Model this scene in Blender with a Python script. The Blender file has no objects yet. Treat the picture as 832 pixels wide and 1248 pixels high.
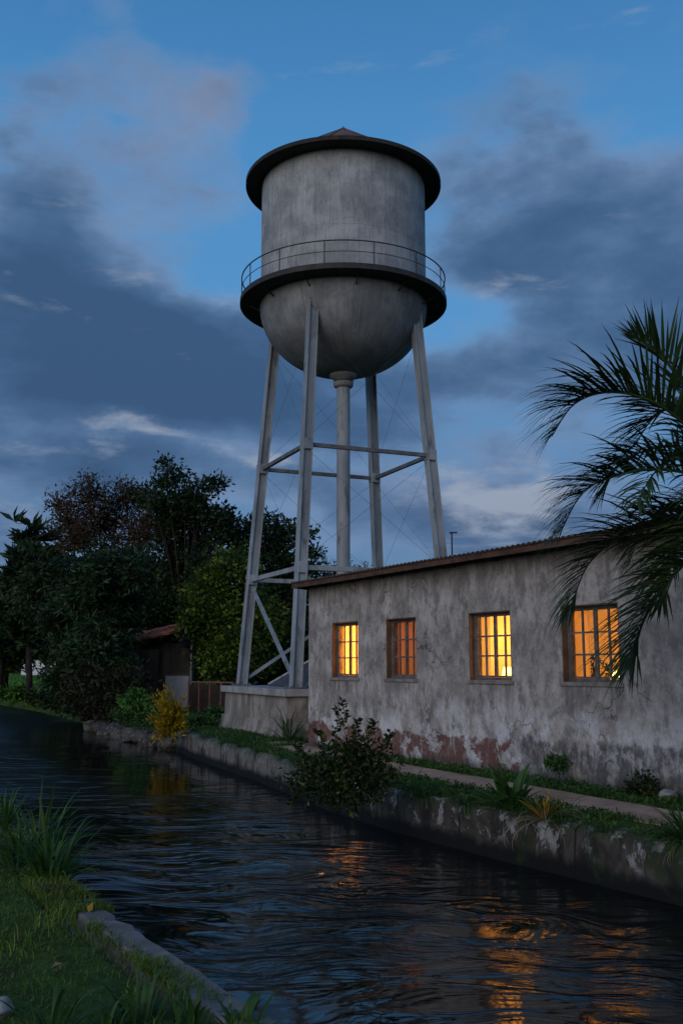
import bpy, math, random
import numpy as np
from mathutils import Vector, Matrix

scene = bpy.context.scene
col = scene.collection
R = math.radians
PITCH = R(8.904)
YAW = R(31.213)
EYE = Vector((0.0, 0.0, 1.6))

# ------------------------------------------------------------------ survey helper: sight line of the photo -> point at a real distance
def ray(px, py):
    a = (px - 416.0) / 1200.0
    b = (624.0 - py) / 1200.0
    f = math.cos(PITCH) - b * math.sin(PITCH)
    u = math.sin(PITCH) + b * math.cos(PITCH)
    return Vector((a * math.cos(YAW) + f * math.sin(YAW), -a * math.sin(YAW) + f * math.cos(YAW), u))

def at(px, py, dist):
    d = ray(px, py)
    h = math.hypot(d.x, d.y)
    return EYE + d * (dist / h)

def atz(px, py, z):
    d = ray(px, py)
    return EYE + d * ((z - EYE.z) / d.z)

# ------------------------------------------------------------------ object helpers
def tag(o, label=None, cat=None, group=None, kind=None):
    if label: o['label'] = label
    if cat: o['category'] = cat
    if group: o['group'] = group
    if kind: o['kind'] = kind
    return o

def empty(name, loc=(0, 0, 0), rz=0.0):
    o = bpy.data.objects.new(name, None)
    o.location = loc
    o.rotation_euler = (0, 0, rz)
    o.empty_display_size = 0.2
    col.objects.link(o)
    return o

def link_mesh(name, verts, faces, mat, parent=None, smooth=False, bevel=0.0):
    me = bpy.data.meshes.new(name)
    me.from_pydata(verts, [], faces)
    me.materials.append(mat)
    if smooth:
        me.polygons.foreach_set('use_smooth', [True] * len(me.polygons))
    me.update()
    o = bpy.data.objects.new(name, me)
    col.objects.link(o)
    if parent is not None:
        o.parent = parent
    if bevel > 0:
        m = o.modifiers.new('bevel', 'BEVEL')
        m.width = bevel
        m.segments = 2
        m.limit_method = 'ANGLE'
    return o

class MB:
    def __init__(s):
        s.v = []
        s.f = []
    def add(s, vs, fs):
        n = len(s.v)
        s.v += [tuple(p) for p in vs]
        s.f += [tuple(i + n for i in f) for f in fs]
    def box(s, lo, hi):
        x0, y0, z0 = lo
        x1, y1, z1 = hi
        s.add([(x0, y0, z0), (x1, y0, z0), (x1, y1, z0), (x0, y1, z0), (x0, y0, z1), (x1, y0, z1), (x1, y1, z1), (x0, y1, z1)],
              [(3, 2, 1, 0), (4, 5, 6, 7), (0, 1, 5, 4), (1, 2, 6, 5), (2, 3, 7, 6), (3, 0, 4, 7)])
    def bar(s, p, q, w, h, up=(0, 0, 1)):
        p = Vector(p); q = Vector(q)
        d = (q - p).normalized()
        a = d.cross(Vector(up))
        if a.length < 1e-4: a = d.cross(Vector((1, 0, 0)))
        a.normalize()
        b = a.cross(d).normalized()
        a = a * (w / 2); b = b * (h / 2)
        vs = []
        for c in (p, q):
            vs += [c - a - b, c + a - b, c + a + b, c - a + b]
        s.add(vs, [(3, 2, 1, 0), (4, 5, 6, 7), (0, 1, 5, 4), (1, 2, 6, 5), (2, 3, 7, 6), (3, 0, 4, 7)])
    def tube(s, pts, rad, n=8, caps=True):
        pts = [Vector(p) for p in pts]
        m = len(pts)
        if not hasattr(rad, '__len__'): rad = [rad] * m
        vs = []
        prev = None
        for i, p in enumerate(pts):
            d = (pts[min(i + 1, m - 1)] - pts[max(i - 1, 0)])
            if d.length < 1e-9: d = Vector((0, 0, 1))
            d.normalize()
            a = prev if prev is not None else (Vector((0, 0, 1)) if abs(d.z) < 0.9 else Vector((1, 0, 0)))
            a = (a - d * a.dot(d))
            if a.length < 1e-5: a = d.orthogonal()
            a.normalize()
            prev = a
            b = d.cross(a)
            for k in range(n):
                t = 2 * math.pi * k / n
                vs.append(p + (a * math.cos(t) + b * math.sin(t)) * rad[i])
        fs = []
        for i in range(m - 1):
            for k in range(n):
                k2 = (k + 1) % n
                fs.append((i * n + k, i * n + k2, (i + 1) * n + k2, (i + 1) * n + k))
        if caps:
            fs.append(tuple(range(n - 1, -1, -1)))
            fs.append(tuple(range((m - 1) * n, m * n)))
        s.add(vs, fs)
    def lathe(s, prof, n=64, c=(0, 0, 0), closed=False):
        vs = []
        for r, z in prof:
            for k in range(n):
                t = 2 * math.pi * k / n
                vs.append((c[0] + r * math.cos(t), c[1] + r * math.sin(t), c[2] + z))
        fs = []
        m = len(prof)
        for i in range(m if closed else m - 1):
            j = (i + 1) % m
            for k in range(n):
                k2 = (k + 1) % n
                fs.append((i * n + k, i * n + k2, j * n + k2, j * n + k))
        s.add(vs, fs)
    def build(s, name, mat, parent=None, smooth=False, bevel=0.0):
        return link_mesh(name, s.v, s.f, mat, parent, smooth, bevel)

def smooth_by_angle(o, ang=40):
    me = o.data
    me.polygons.foreach_set('use_smooth', [True] * len(me.polygons))
    me.set_sharp_from_angle(angle=R(ang))

# ------------------------------------------------------------------ materials
def nodes_of(name):
    m = bpy.data.materials.new(name)
    m.use_nodes = True
    nt = m.node_tree
    b = nt.nodes['Principled BSDF']
    return m, nt, b

class NT:
    """small wrapper for wiring nodes"""
    def __init__(s, nt): s.nt = nt
    def n(s, t, **kw):
        x = s.nt.nodes.new(t)
        for k, v in kw.items(): setattr(x, k, v)
        return x
    def l(s, a, b): s.nt.links.new(a, b)
    def val(s, sock, v):
        if hasattr(v, 'is_linked') or isinstance(v, bpy.types.NodeSocket): s.l(v, sock)
        else: sock.default_value = v
    def math(s, op, a, b=0.0, c=0.0, clamp=False):
        x = s.n('ShaderNodeMath', operation=op, use_clamp=clamp)
        s.val(x.inputs[0], a); s.val(x.inputs[1], b); s.val(x.inputs[2], c)
        return x.outputs[0]
    def noise(s, vec, scale=1.0, detail=4.0, rough=0.5, dist=0.0):
        x = s.n('ShaderNodeTexNoise')
        if vec is not None: s.l(vec, x.inputs['Vector'])
        x.inputs['Scale'].default_value = scale
        x.inputs['Detail'].default_value = detail
        x.inputs['Roughness'].default_value = rough
        x.inputs['Distortion'].default_value = dist
        return x.outputs['Fac']
    def mapping(s, vec, scale=(1, 1, 1), loc=(0, 0, 0), rot=(0, 0, 0)):
        x = s.n('ShaderNodeMapping')
        s.l(vec, x.inputs['Vector'])
        x.inputs['Scale'].default_value = scale
        x.inputs['Location'].default_value = loc
        x.inputs['Rotation'].default_value = rot
        return x.outputs[0]
    def step(s, v, a, b):
        x = s.n('ShaderNodeMapRange', interpolation_type='SMOOTHSTEP')
        s.val(x.inputs['Value'], v)
        x.inputs['From Min'].default_value = a
        x.inputs['From Max'].default_value = b
        return x.outputs[0]
    def mix(s, f, a, b, mode='MIX'):
        x = s.n('ShaderNodeMix', data_type='RGBA', blend_type=mode)
        s.val(x.inputs[0], f)
        for sock, v in ((x.inputs[6], a), (x.inputs[7], b)):
            if isinstance(v, bpy.types.NodeSocket): s.l(v, sock)
            else: sock.default_value = (*v[:3], 1.0)
        return x.outputs[2]
    def bump(s, h, strength=0.3, dist=0.05):
        x = s.n('ShaderNodeBump')
        s.l(h, x.inputs['Height'])
        x.inputs['Strength'].default_value = strength
        x.inputs['Distance'].default_value = dist
        return x.outputs[0]
    def sep(s, v):
        x = s.n('ShaderNodeSeparateXYZ'); s.l(v, x.inputs[0]); return x.outputs

def mottled(name, c1, c2, scale=3.0, rough=0.85, c3=None, zs=1.0, bump=0.2, metal=0.0, fine=30.0, spec=0.3):
    """two or three colour weathered surface; zs < 1 stretches the stains downwards"""
    m, nt, b = nodes_of(name)
    t = NT(nt)
    co = t.n('ShaderNodeTexCoord').outputs['Object']
    v = t.mapping(co, (1, 1, zs))
    n1 = t.noise(v, scale, 6, 0.62)
    c = t.mix(t.step(n1, 0.36, 0.66), c1, c2)
    if c3 is not None:
        n2 = t.noise(t.mapping(co, (1, 1, zs), (7, 3, 1)), scale * 2.3, 5, 0.65)
        c = t.mix(t.step(n2, 0.52, 0.70), c, c3)
    n3 = t.noise(co, fine, 5, 0.7)
    c = t.mix(t.math('MULTIPLY', n3, 0.5), c, t.mix(1.0, c, (0.45, 0.45, 0.45), 'MULTIPLY'))
    t.l(c, b.inputs['Base Color'])
    b.inputs['Roughness'].default_value = rough
    b.inputs['Metallic'].default_value = metal
    b.inputs['Specular IOR Level'].default_value = spec
    if bump > 0:
        t.l(t.bump(t.math('ADD', n3, n1), bump, 0.02), b.inputs['Normal'])
    return m

def foliage(name, c1, c2, c3=None, transl=0.25, rough=0.55):
    """leaf colour differs from leaf to leaf; light and shade of the clumps painted in"""
    m, nt, b = nodes_of(name)
    t = NT(nt)
    rnd = t.n('ShaderNodeNewGeometry').outputs['Random Per Island']
    co = t.n('ShaderNodeTexCoord').outputs['Object']
    cl = t.noise(co, 1.5, 4, 0.65)
    f = t.math('MULTIPLY', t.math('ADD', 0.3, t.math('MULTIPLY', rnd, 0.7)), t.math('ADD', 0.15, t.math('MULTIPLY', t.step(cl, 0.40, 0.64), 0.85)), clamp=True)  # clump noise puts dark hollows and lit spots of the crown into the colour
    c = t.mix(f, c1, c2)
    if c3 is not None:
        c = t.mix(t.step(rnd, 0.90, 0.96), c, c3)
    t.l(c, b.inputs['Base Color'])
    b.inputs['Roughness'].default_value = rough
    b.inputs['Specular IOR Level'].default_value = 0.25
    tr = t.n('ShaderNodeBsdfTranslucent')
    t.l(c, tr.inputs['Color'])
    mx = t.n('ShaderNodeMixShader')
    mx.inputs[0].default_value = transl
    out = [x for x in nt.nodes if x.type == 'OUTPUT_MATERIAL'][0]
    t.l(b.outputs[0], mx.inputs[1]); t.l(tr.outputs[0], mx.inputs[2]); t.l(mx.outputs[0], out.inputs['Surface'])
    return m

def plain(name, c, rough=0.6, metal=0.0, emit=None, es=0.0):
    m, nt, b = nodes_of(name)
    b.inputs['Base Color'].default_value = (*c, 1)
    b.inputs['Roughness'].default_value = rough
    b.inputs['Metallic'].default_value = metal
    if emit:
        b.inputs['Emission Color'].default_value = (*emit, 1)
        b.inputs['Emission Strength'].default_value = es
    return m

WINS = [(15.74, 16.70), (13.88, 14.80), (11.44, 12.44), (9.29, 10.36)]
def plaster_material():
    m, nt, b = nodes_of('stained_plaster')
    t = NT(nt)
    co = t.n('ShaderNodeTexCoord').outputs['Object']
    x, y, z = t.sep(co)
    big = t.noise(co, 0.8, 6, 0.6, 0.2)
    med = t.noise(t.mapping(co, (1, 1, 0.85)), 1.6, 11, 0.74, 0.1)
    gr = t.noise(t.mapping(co, (1, 1, 0.6), (2, 2, 2)), 6.5, 9, 0.72, 0.1)
    streak = t.noise(t.mapping(co, (5.0, 5.0, 0.30)), 1.8, 7, 0.65, 0.15)
    fine = t.noise(co, 24, 8, 0.75)
    c = t.mix(t.step(med, 0.34, 0.66), (0.225, 0.20, 0.182), (0.49, 0.45, 0.42))
    c = t.mix(t.math('MULTIPLY', t.step(gr, 0.47, 0.62), 0.75), c, (0.155, 0.138, 0.128))
    c = t.mix(t.math('MULTIPLY', t.step(gr, 0.44, 0.30), 0.5), c, (0.56, 0.54, 0.53))
    top = t.step(z, 1.9, 3.0)
    c = t.mix(t.math('MULTIPLY', t.math('MULTIPLY', t.step(streak, 0.48, 0.66), 0.32), t.math('ADD', 0.2, t.math('MULTIPLY', top, 0.75))), c, (0.15, 0.132, 0.122))
    c = t.mix(t.math('MULTIPLY', t.step(big, 0.5, 0.68), 0.4), c, (0.22, 0.205, 0.195))
    # rain runs below the sills
    runs = None
    for wa, wb in WINS:
        m_ = t.math('MULTIPLY', t.step(y, wa - 0.14, wa + 0.05), t.step(y, wb + 0.14, wb - 0.05))
        runs = m_ if runs is None else t.math('ADD', runs, m_)
    runs = t.math('MULTIPLY', t.math('MULTIPLY', runs, t.step(z, 0.55, 1.35)), t.math('MULTIPLY', t.step(z, 1.40, 1.38), t.step(streak, 0.42, 0.60)))
    c = t.mix(t.math('MULTIPLY', runs, 0.6), c, (0.12, 0.11, 0.105))
    # hairline cracks
    vor = t.n('ShaderNodeTexVoronoi', feature='DISTANCE_TO_EDGE')
    wv_ = t.n('ShaderNodeVectorMath', operation='ADD'); nn = t.n('ShaderNodeTexNoise'); t.l(co, nn.inputs['Vector']); nn.inputs['Scale'].default_value = 3.0; nn.inputs['Detail'].default_value = 5
    t.l(co, wv_.inputs[0]); t.l(nn.outputs['Color'], wv_.inputs[1]); t.l(wv_.outputs[0], vor.inputs['Vector']); vor.inputs['Scale'].default_value = 0.85
    crack = t.math('MULTIPLY', t.step(vor.outputs['Distance'], 0.010, 0.003), t.step(t.noise(co, 0.7, 3, 0.5), 0.50, 0.58))
    c = t.mix(t.math('MULTIPLY', crack, 0.75), c, (0.06, 0.055, 0.05))
    # pale efflorescence on the lower half
    low = t.step(t.math('ADD', z, t.math('MULTIPLY', big, 0.9)), 1.75, 0.85)
    pale = t.math('MULTIPLY', t.step(t.noise(t.mapping(co, (1, 1, 0.7), (3, 9, 2)), 2.6, 8, 0.72, 0.25), 0.46, 0.60), low)
    c = t.mix(t.math('MULTIPLY', pale, 0.8), c, (0.64, 0.63, 0.645))
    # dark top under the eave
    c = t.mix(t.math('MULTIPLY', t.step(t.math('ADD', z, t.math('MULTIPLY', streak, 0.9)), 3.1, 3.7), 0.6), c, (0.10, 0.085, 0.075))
    # dado: red brown undercoat showing through on the far half, mould on the near half
    edge = t.math('ADD', z, t.math('MULTIPLY', t.math('SUBTRACT', t.noise(co, 2.4, 6, 0.62), 0.5), 0.55))
    yw = t.math('ADD', y, t.math('MULTIPLY', t.math('SUBTRACT', big, 0.5), 3.0))
    dado = t.step(edge, 0.50, 0.44)
    far = t.step(yw, 11.0, 11.5)
    peel = t.step(t.noise(t.mapping(co, (1, 1, 1.2), (2, 5, 0)), 1.7, 5, 0.6, 0.3), 0.42, 0.47)
    redm = t.math('MULTIPLY', t.math('MULTIPLY', dado, far), peel)
    redc = t.mix(t.step(fine, 0.35, 0.65), (0.11, 0.043, 0.034), (0.18, 0.085, 0.068))
    c = t.mix(t.math('MULTIPLY', redm, t.math('SUBTRACT', 0.95, t.math('MULTIPLY', t.step(gr, 0.50, 0.36), 0.45))), c, redc)
    mould = t.math('MULTIPLY', t.math('MULTIPLY', t.step(edge, 0.62, 0.50), t.math('SUBTRACT', 1.0, far)), t.step(med, 0.30, 0.50))
    c = t.mix(t.math('MULTIPLY', mould, t.math('SUBTRACT', 0.85, t.math('MULTIPLY', t.step(gr, 0.56, 0.40), 0.6))), c, (0.085, 0.08, 0.082))
    c = t.mix(t.math('MULTIPLY', t.step(z, 0.22, 0.02), 0.7), c, (0.05, 0.05, 0.045))
    # pitting
    c = t.mix(t.math('MULTIPLY', t.step(fine, 0.50, 0.72), 0.38), c, (0.10, 0.095, 0.09))
    c = t.mix(t.math('MULTIPLY', t.step(fine, 0.42, 0.28), 0.30), c, (0.55, 0.54, 0.54))
    t.l(c, b.inputs['Base Color'])
    b.inputs['Roughness'].default_value = 0.92
    b.inputs['Specular IOR Level'].default_value = 0.2
    h = t.math('ADD', t.math('MULTIPLY', med, 1.0), t.math('MULTIPLY', fine, 0.7))
    h = t.math('ADD', t.math('SUBTRACT', h, t.math('MULTIPLY', redm, 0.8)), t.math('MULTIPLY', dado, 0.7))
    h = t.math('SUBTRACT', h, crack)
    t.l(t.bump(h, 0.85, 0.035), b.inputs['Normal'])
    return m

def tank_material(name, dark=1.0):
    m, nt, b = nodes_of(name)
    t = NT(nt)
    co = t.n('ShaderNodeTexCoord').outputs['Object']
    x, y, z = t.sep(co)
    ang = t.math('ARCTAN2', y, x)
    cv = t.n('ShaderNodeCombineXYZ')
    t.l(t.math('MULTIPLY', ang, 2.2), cv.inputs[0]); t.l(t.math('MULTIPLY', z, 0.16), cv.inputs[1])
    v = cv.outputs[0]
    st = t.noise(v, 9.0, 9, 0.70)
    st2 = t.noise(t.mapping(v, (1, 0.5, 1), (5, 1, 0)), 20.0, 6, 0.6)
    blot = t.noise(co, 1.3, 7, 0.65, 0.4)
    fine = t.noise(co, 14, 6, 0.7)
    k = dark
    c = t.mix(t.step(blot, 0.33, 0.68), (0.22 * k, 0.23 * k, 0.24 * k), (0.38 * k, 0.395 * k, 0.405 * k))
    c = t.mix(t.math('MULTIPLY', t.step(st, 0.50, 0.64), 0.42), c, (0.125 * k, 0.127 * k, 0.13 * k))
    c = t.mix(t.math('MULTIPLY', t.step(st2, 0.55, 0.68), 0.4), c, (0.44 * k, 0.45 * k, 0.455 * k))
    c = t.mix(t.math('MULTIPLY', t.step(fine, 0.5, 0.75), 0.35), c, (0.09, 0.085, 0.08))
    # formwork board lines every 0.36 m round the drum and a lift joint
    saw = t.math('PINGPONG', t.math('MULTIPLY', ang, 2.2), 0.18)
    line = t.math('MULTIPLY', t.step(saw, 0.014, 0.004), 0.28)
    c = t.mix(line, c, (0.09, 0.088, 0.085))
    t.l(c, b.inputs['Base Color'])
    b.inputs['Roughness'].default_value = 0.88
    b.inputs['Specular IOR Level'].default_value = 0.2
    h = t.math('SUBTRACT', t.math('ADD', fine, blot), line)
    t.l(t.bump(h, 0.3, 0.02), b.inputs['Normal'])
    return m

def water_material():
    m, nt, b = nodes_of('dark_canal_water')
    t = NT(nt)
    co = t.n('ShaderNodeTexCoord').outputs['Object']
    warp = t.n('ShaderNodeTexNoise')
    t.l(co, warp.inputs['Vector']); warp.inputs['Scale'].default_value = 0.55; warp.inputs['Detail'].default_value = 2
    sc = t.n('ShaderNodeVectorMath', operation='SCALE'); t.l(warp.outputs['Color'], sc.inputs[0]); sc.inputs['Scale'].default_value = 1.6
    ad = t.n('ShaderNodeVectorMath', operation='ADD'); t.l(co, ad.inputs[0]); t.l(sc.outputs[0], ad.inputs[1])
    v = ad.outputs[0]
    # ripples run roughly across the sight line
    vr = t.mapping(v, (1, 1, 1), rot=(0, 0, R(34)))
    a = t.noise(t.mapping(vr, (0.62, 1.9, 1)), 1.15, 3, 0.5, 0.9)
    c = t.noise(t.mapping(vr, (1.0, 2.6, 1)), 4.2, 4, 0.55, 0.5)
    d = t.noise(t.mapping(vr, (1, 2.0, 1)), 13.0, 3, 0.5)
    wx, wy, wz = t.sep(co)
    near = t.step(t.math('ADD', wy, t.math('MULTIPLY', t.noise(co, 0.25, 2, 0.5), 4.0)), 21.0, 12.0)
    zone = t.math('MULTIPLY', t.math('ADD', 0.12, t.math('MULTIPLY', near, 0.95)), t.math('ADD', 0.35, t.step(t.noise(co, 0.30, 2, 0.5), 0.40, 0.60)))
    h = t.math('ADD', t.math('MULTIPLY', a, 2.2), t.math('ADD', t.math('MULTIPLY', c, 0.11), t.math('MULTIPLY', d, 0.03)))
    zone = t.math('ADD', zone, t.math('ADD', t.math('MULTIPLY', t.step(wy, 26.0, 36.0), 0.35), t.math('MULTIPLY', t.math('MULTIPLY', t.step(wy, 44.0, 46.0), t.step(wy, 54.0, 52.0)), 1.2)))
    rif = t.math('MULTIPLY', t.step(t.math('SUBTRACT', wx, t.math('MULTIPLY', wy, 0.12)), 4.4, 3.0), t.step(wy, 13.0, 18.0))
    h = t.math('MULTIPLY', h, t.math('ADD', zone, t.math('MULTIPLY', rif, 0.8)))
    t.l(t.bump(h, 0.36, 0.10), b.inputs['Normal'])
    b.inputs['Base Color'].default_value = (0.004, 0.006, 0.006, 1)
    riffle = t.math('MULTIPLY', t.step(t.math('SUBTRACT', wx, t.math('MULTIPLY', wy, 0.12)), 4.4, 3.0), t.step(wy, 13.0, 18.0))
    t.l(t.math('ADD', 0.045, t.math('ADD', t.math('MULTIPLY', t.step(wy, 25.0, 38.0), 0.26), t.math('MULTIPLY', riffle, 0.16))), b.inputs['Roughness'])
    b.inputs['IOR'].default_value = 1.42
    b.inputs['Specular IOR Level'].default_value = 0.5
    return m

def ground_material():
    m, nt, b = nodes_of('grassy_soil')
    t = NT(nt)
    co = t.n('ShaderNodeTexCoord').outputs['Object']
    n1 = t.noise(co, 0.8, 7, 0.65)
    n2 = t.noise(co, 7, 6, 0.7)
    c = t.mix(t.step(n2, 0.35, 0.7), (0.025, 0.05, 0.010), (0.055, 0.10, 0.022))
    c = t.mix(t.math('MULTIPLY', t.step(n1, 0.52, 0.66), 0.8), c, (0.035, 0.027, 0.018))
    t.l(c, b.inputs['Base Color'])
    b.inputs['Roughness'].default_value = 1.0
    b.inputs['Specular IOR Level'].default_value = 0.1
    t.l(t.bump(n2, 0.8, 0.05), b.inputs['Normal'])
    return m

def bank_wall_material():
    m, nt, b = nodes_of('whitewash_flaking_wall')
    t = NT(nt)
    co = t.n('ShaderNodeTexCoord').outputs['Object']
    x, y, z = t.sep(co)
    n1 = t.noise(t.mapping(co, (1, 1, 0.6)), 3.0, 7, 0.68, 0.5)
    n2 = t.noise(t.mapping(co, (1, 1, 0.8), (4, 4, 4)), 4.2, 8, 0.7, 0.6)
    n3 = t.noise(co, 22, 6, 0.7)
    farw = t.step(y, 11.5, 15.5)
    c = t.mix(t.step(n1, 0.35, 0.68), (0.022, 0.019, 0.017), (0.085, 0.072, 0.062))
    c = t.mix(t.math('MULTIPLY', farw, t.math('MULTIPLY', t.step(n1, 0.36, 0.56), 0.8)), c, (0.19, 0.172, 0.155))
    band = t.step(t.math('ADD', z, t.math('MULTIPLY', n1, 0.25)), -0.24, -0.06)
    white = t.math('MULTIPLY', t.step(n2, 0.53, 0.58), band)
    c = t.mix(t.math('MULTIPLY', white, t.math('SUBTRACT', 0.62, t.math('MULTIPLY', farw, 0.36))), c, (0.40, 0.39, 0.40))
    c = t.mix(t.math('MULTIPLY', t.step(n3, 0.45, 0.75), 0.6), c, (0.03, 0.03, 0.028))
    c = t.mix(t.step(t.math('ADD', z, t.math('MULTIPLY', n1, 0.2)), -0.16, -0.30), c, (0.008, 0.008, 0.008))
    c = t.mix(t.math('MULTIPLY', t.step(t.noise(co, 1.6, 4, 0.6), 0.56, 0.66), 0.7), c, (0.02, 0.035, 0.012))
    moss = t.math('MULTIPLY', t.step(t.math('ADD', z, t.math('MULTIPLY', n1, 0.35)), 0.06, 0.20), t.step(n3, 0.40, 0.60))
    c = t.mix(t.math('MULTIPLY', moss, 0.85), c, (0.028, 0.055, 0.014))
    jw = t.math('ADD', y, t.math('MULTIPLY', t.math('SUBTRACT', n1, 0.5), 0.12))
    joint = t.step(t.math('PINGPONG', jw, 0.95), 0.022, 0.006)
    c = t.mix(t.math('MULTIPLY', joint, 0.8), c, (0.008, 0.008, 0.007))
    t.l(c, b.inputs['Base Color'])
    b.inputs['Roughness'].default_value = 0.9
    b.inputs['Specular IOR Level'].default_value = 0.2
    t.l(t.bump(t.math('SUBTRACT', t.math('ADD', t.math('ADD', n1, n3), white), joint), 0.5, 0.03), b.inputs['Normal'])
    return m

def glass_material():
    m, nt, b = nodes_of('window_glass')
    t = NT(nt)
    nt.nodes.remove(b)
    out = [x for x in nt.nodes if x.type == 'OUTPUT_MATERIAL'][0]
    tr = t.n('ShaderNodeBsdfTransparent'); tr.inputs[0].default_value = (0.95, 0.96, 0.94, 1)
    gl = t.n('ShaderNodeBsdfGlossy'); gl.inputs['Roughness'].default_value = 0.03
    lw = t.n('ShaderNodeLayerWeight'); lw.inputs[0].default_value = 0.5
    fz = t.math('ADD', 0.04, t.math('MULTIPLY', t.math('POWER', lw.outputs['Facing'], 4.0), 0.5))
    mx = t.n('ShaderNodeMixShader')
    t.l(fz, mx.inputs[0]); t.l(tr.outputs[0], mx.inputs[1]); t.l(gl.outputs[0], mx.inputs[2])
    t.l(mx.outputs[0], out.inputs['Surface'])
    return m

def curtain_material(name, c, tl=0.6):
    m, nt, b = nodes_of(name)
    t = NT(nt)
    co = t.n('ShaderNodeTexCoord').outputs['Object']
    n = t.noise(t.mapping(co, (1, 1, 0.15)), 5, 4, 0.6)
    cc = t.mix(t.step(n, 0.3, 0.7), tuple(x * 0.85 for x in c), c)
    t.l(cc, b.inputs['Base Color'])
    b.inputs['Roughness'].default_value = 0.9
    tr = t.n('ShaderNodeBsdfTranslucent'); t.l(cc, tr.inputs[0])
    mx = t.n('ShaderNodeMixShader'); mx.inputs[0].default_value = tl
    out = [x for x in nt.nodes if x.type == 'OUTPUT_MATERIAL'][0]
    t.l(b.outputs[0], mx.inputs[1]); t.l(tr.outputs[0], mx.inputs[2]); t.l(mx.outputs[0], out.inputs['Surface'])
    return m

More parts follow.
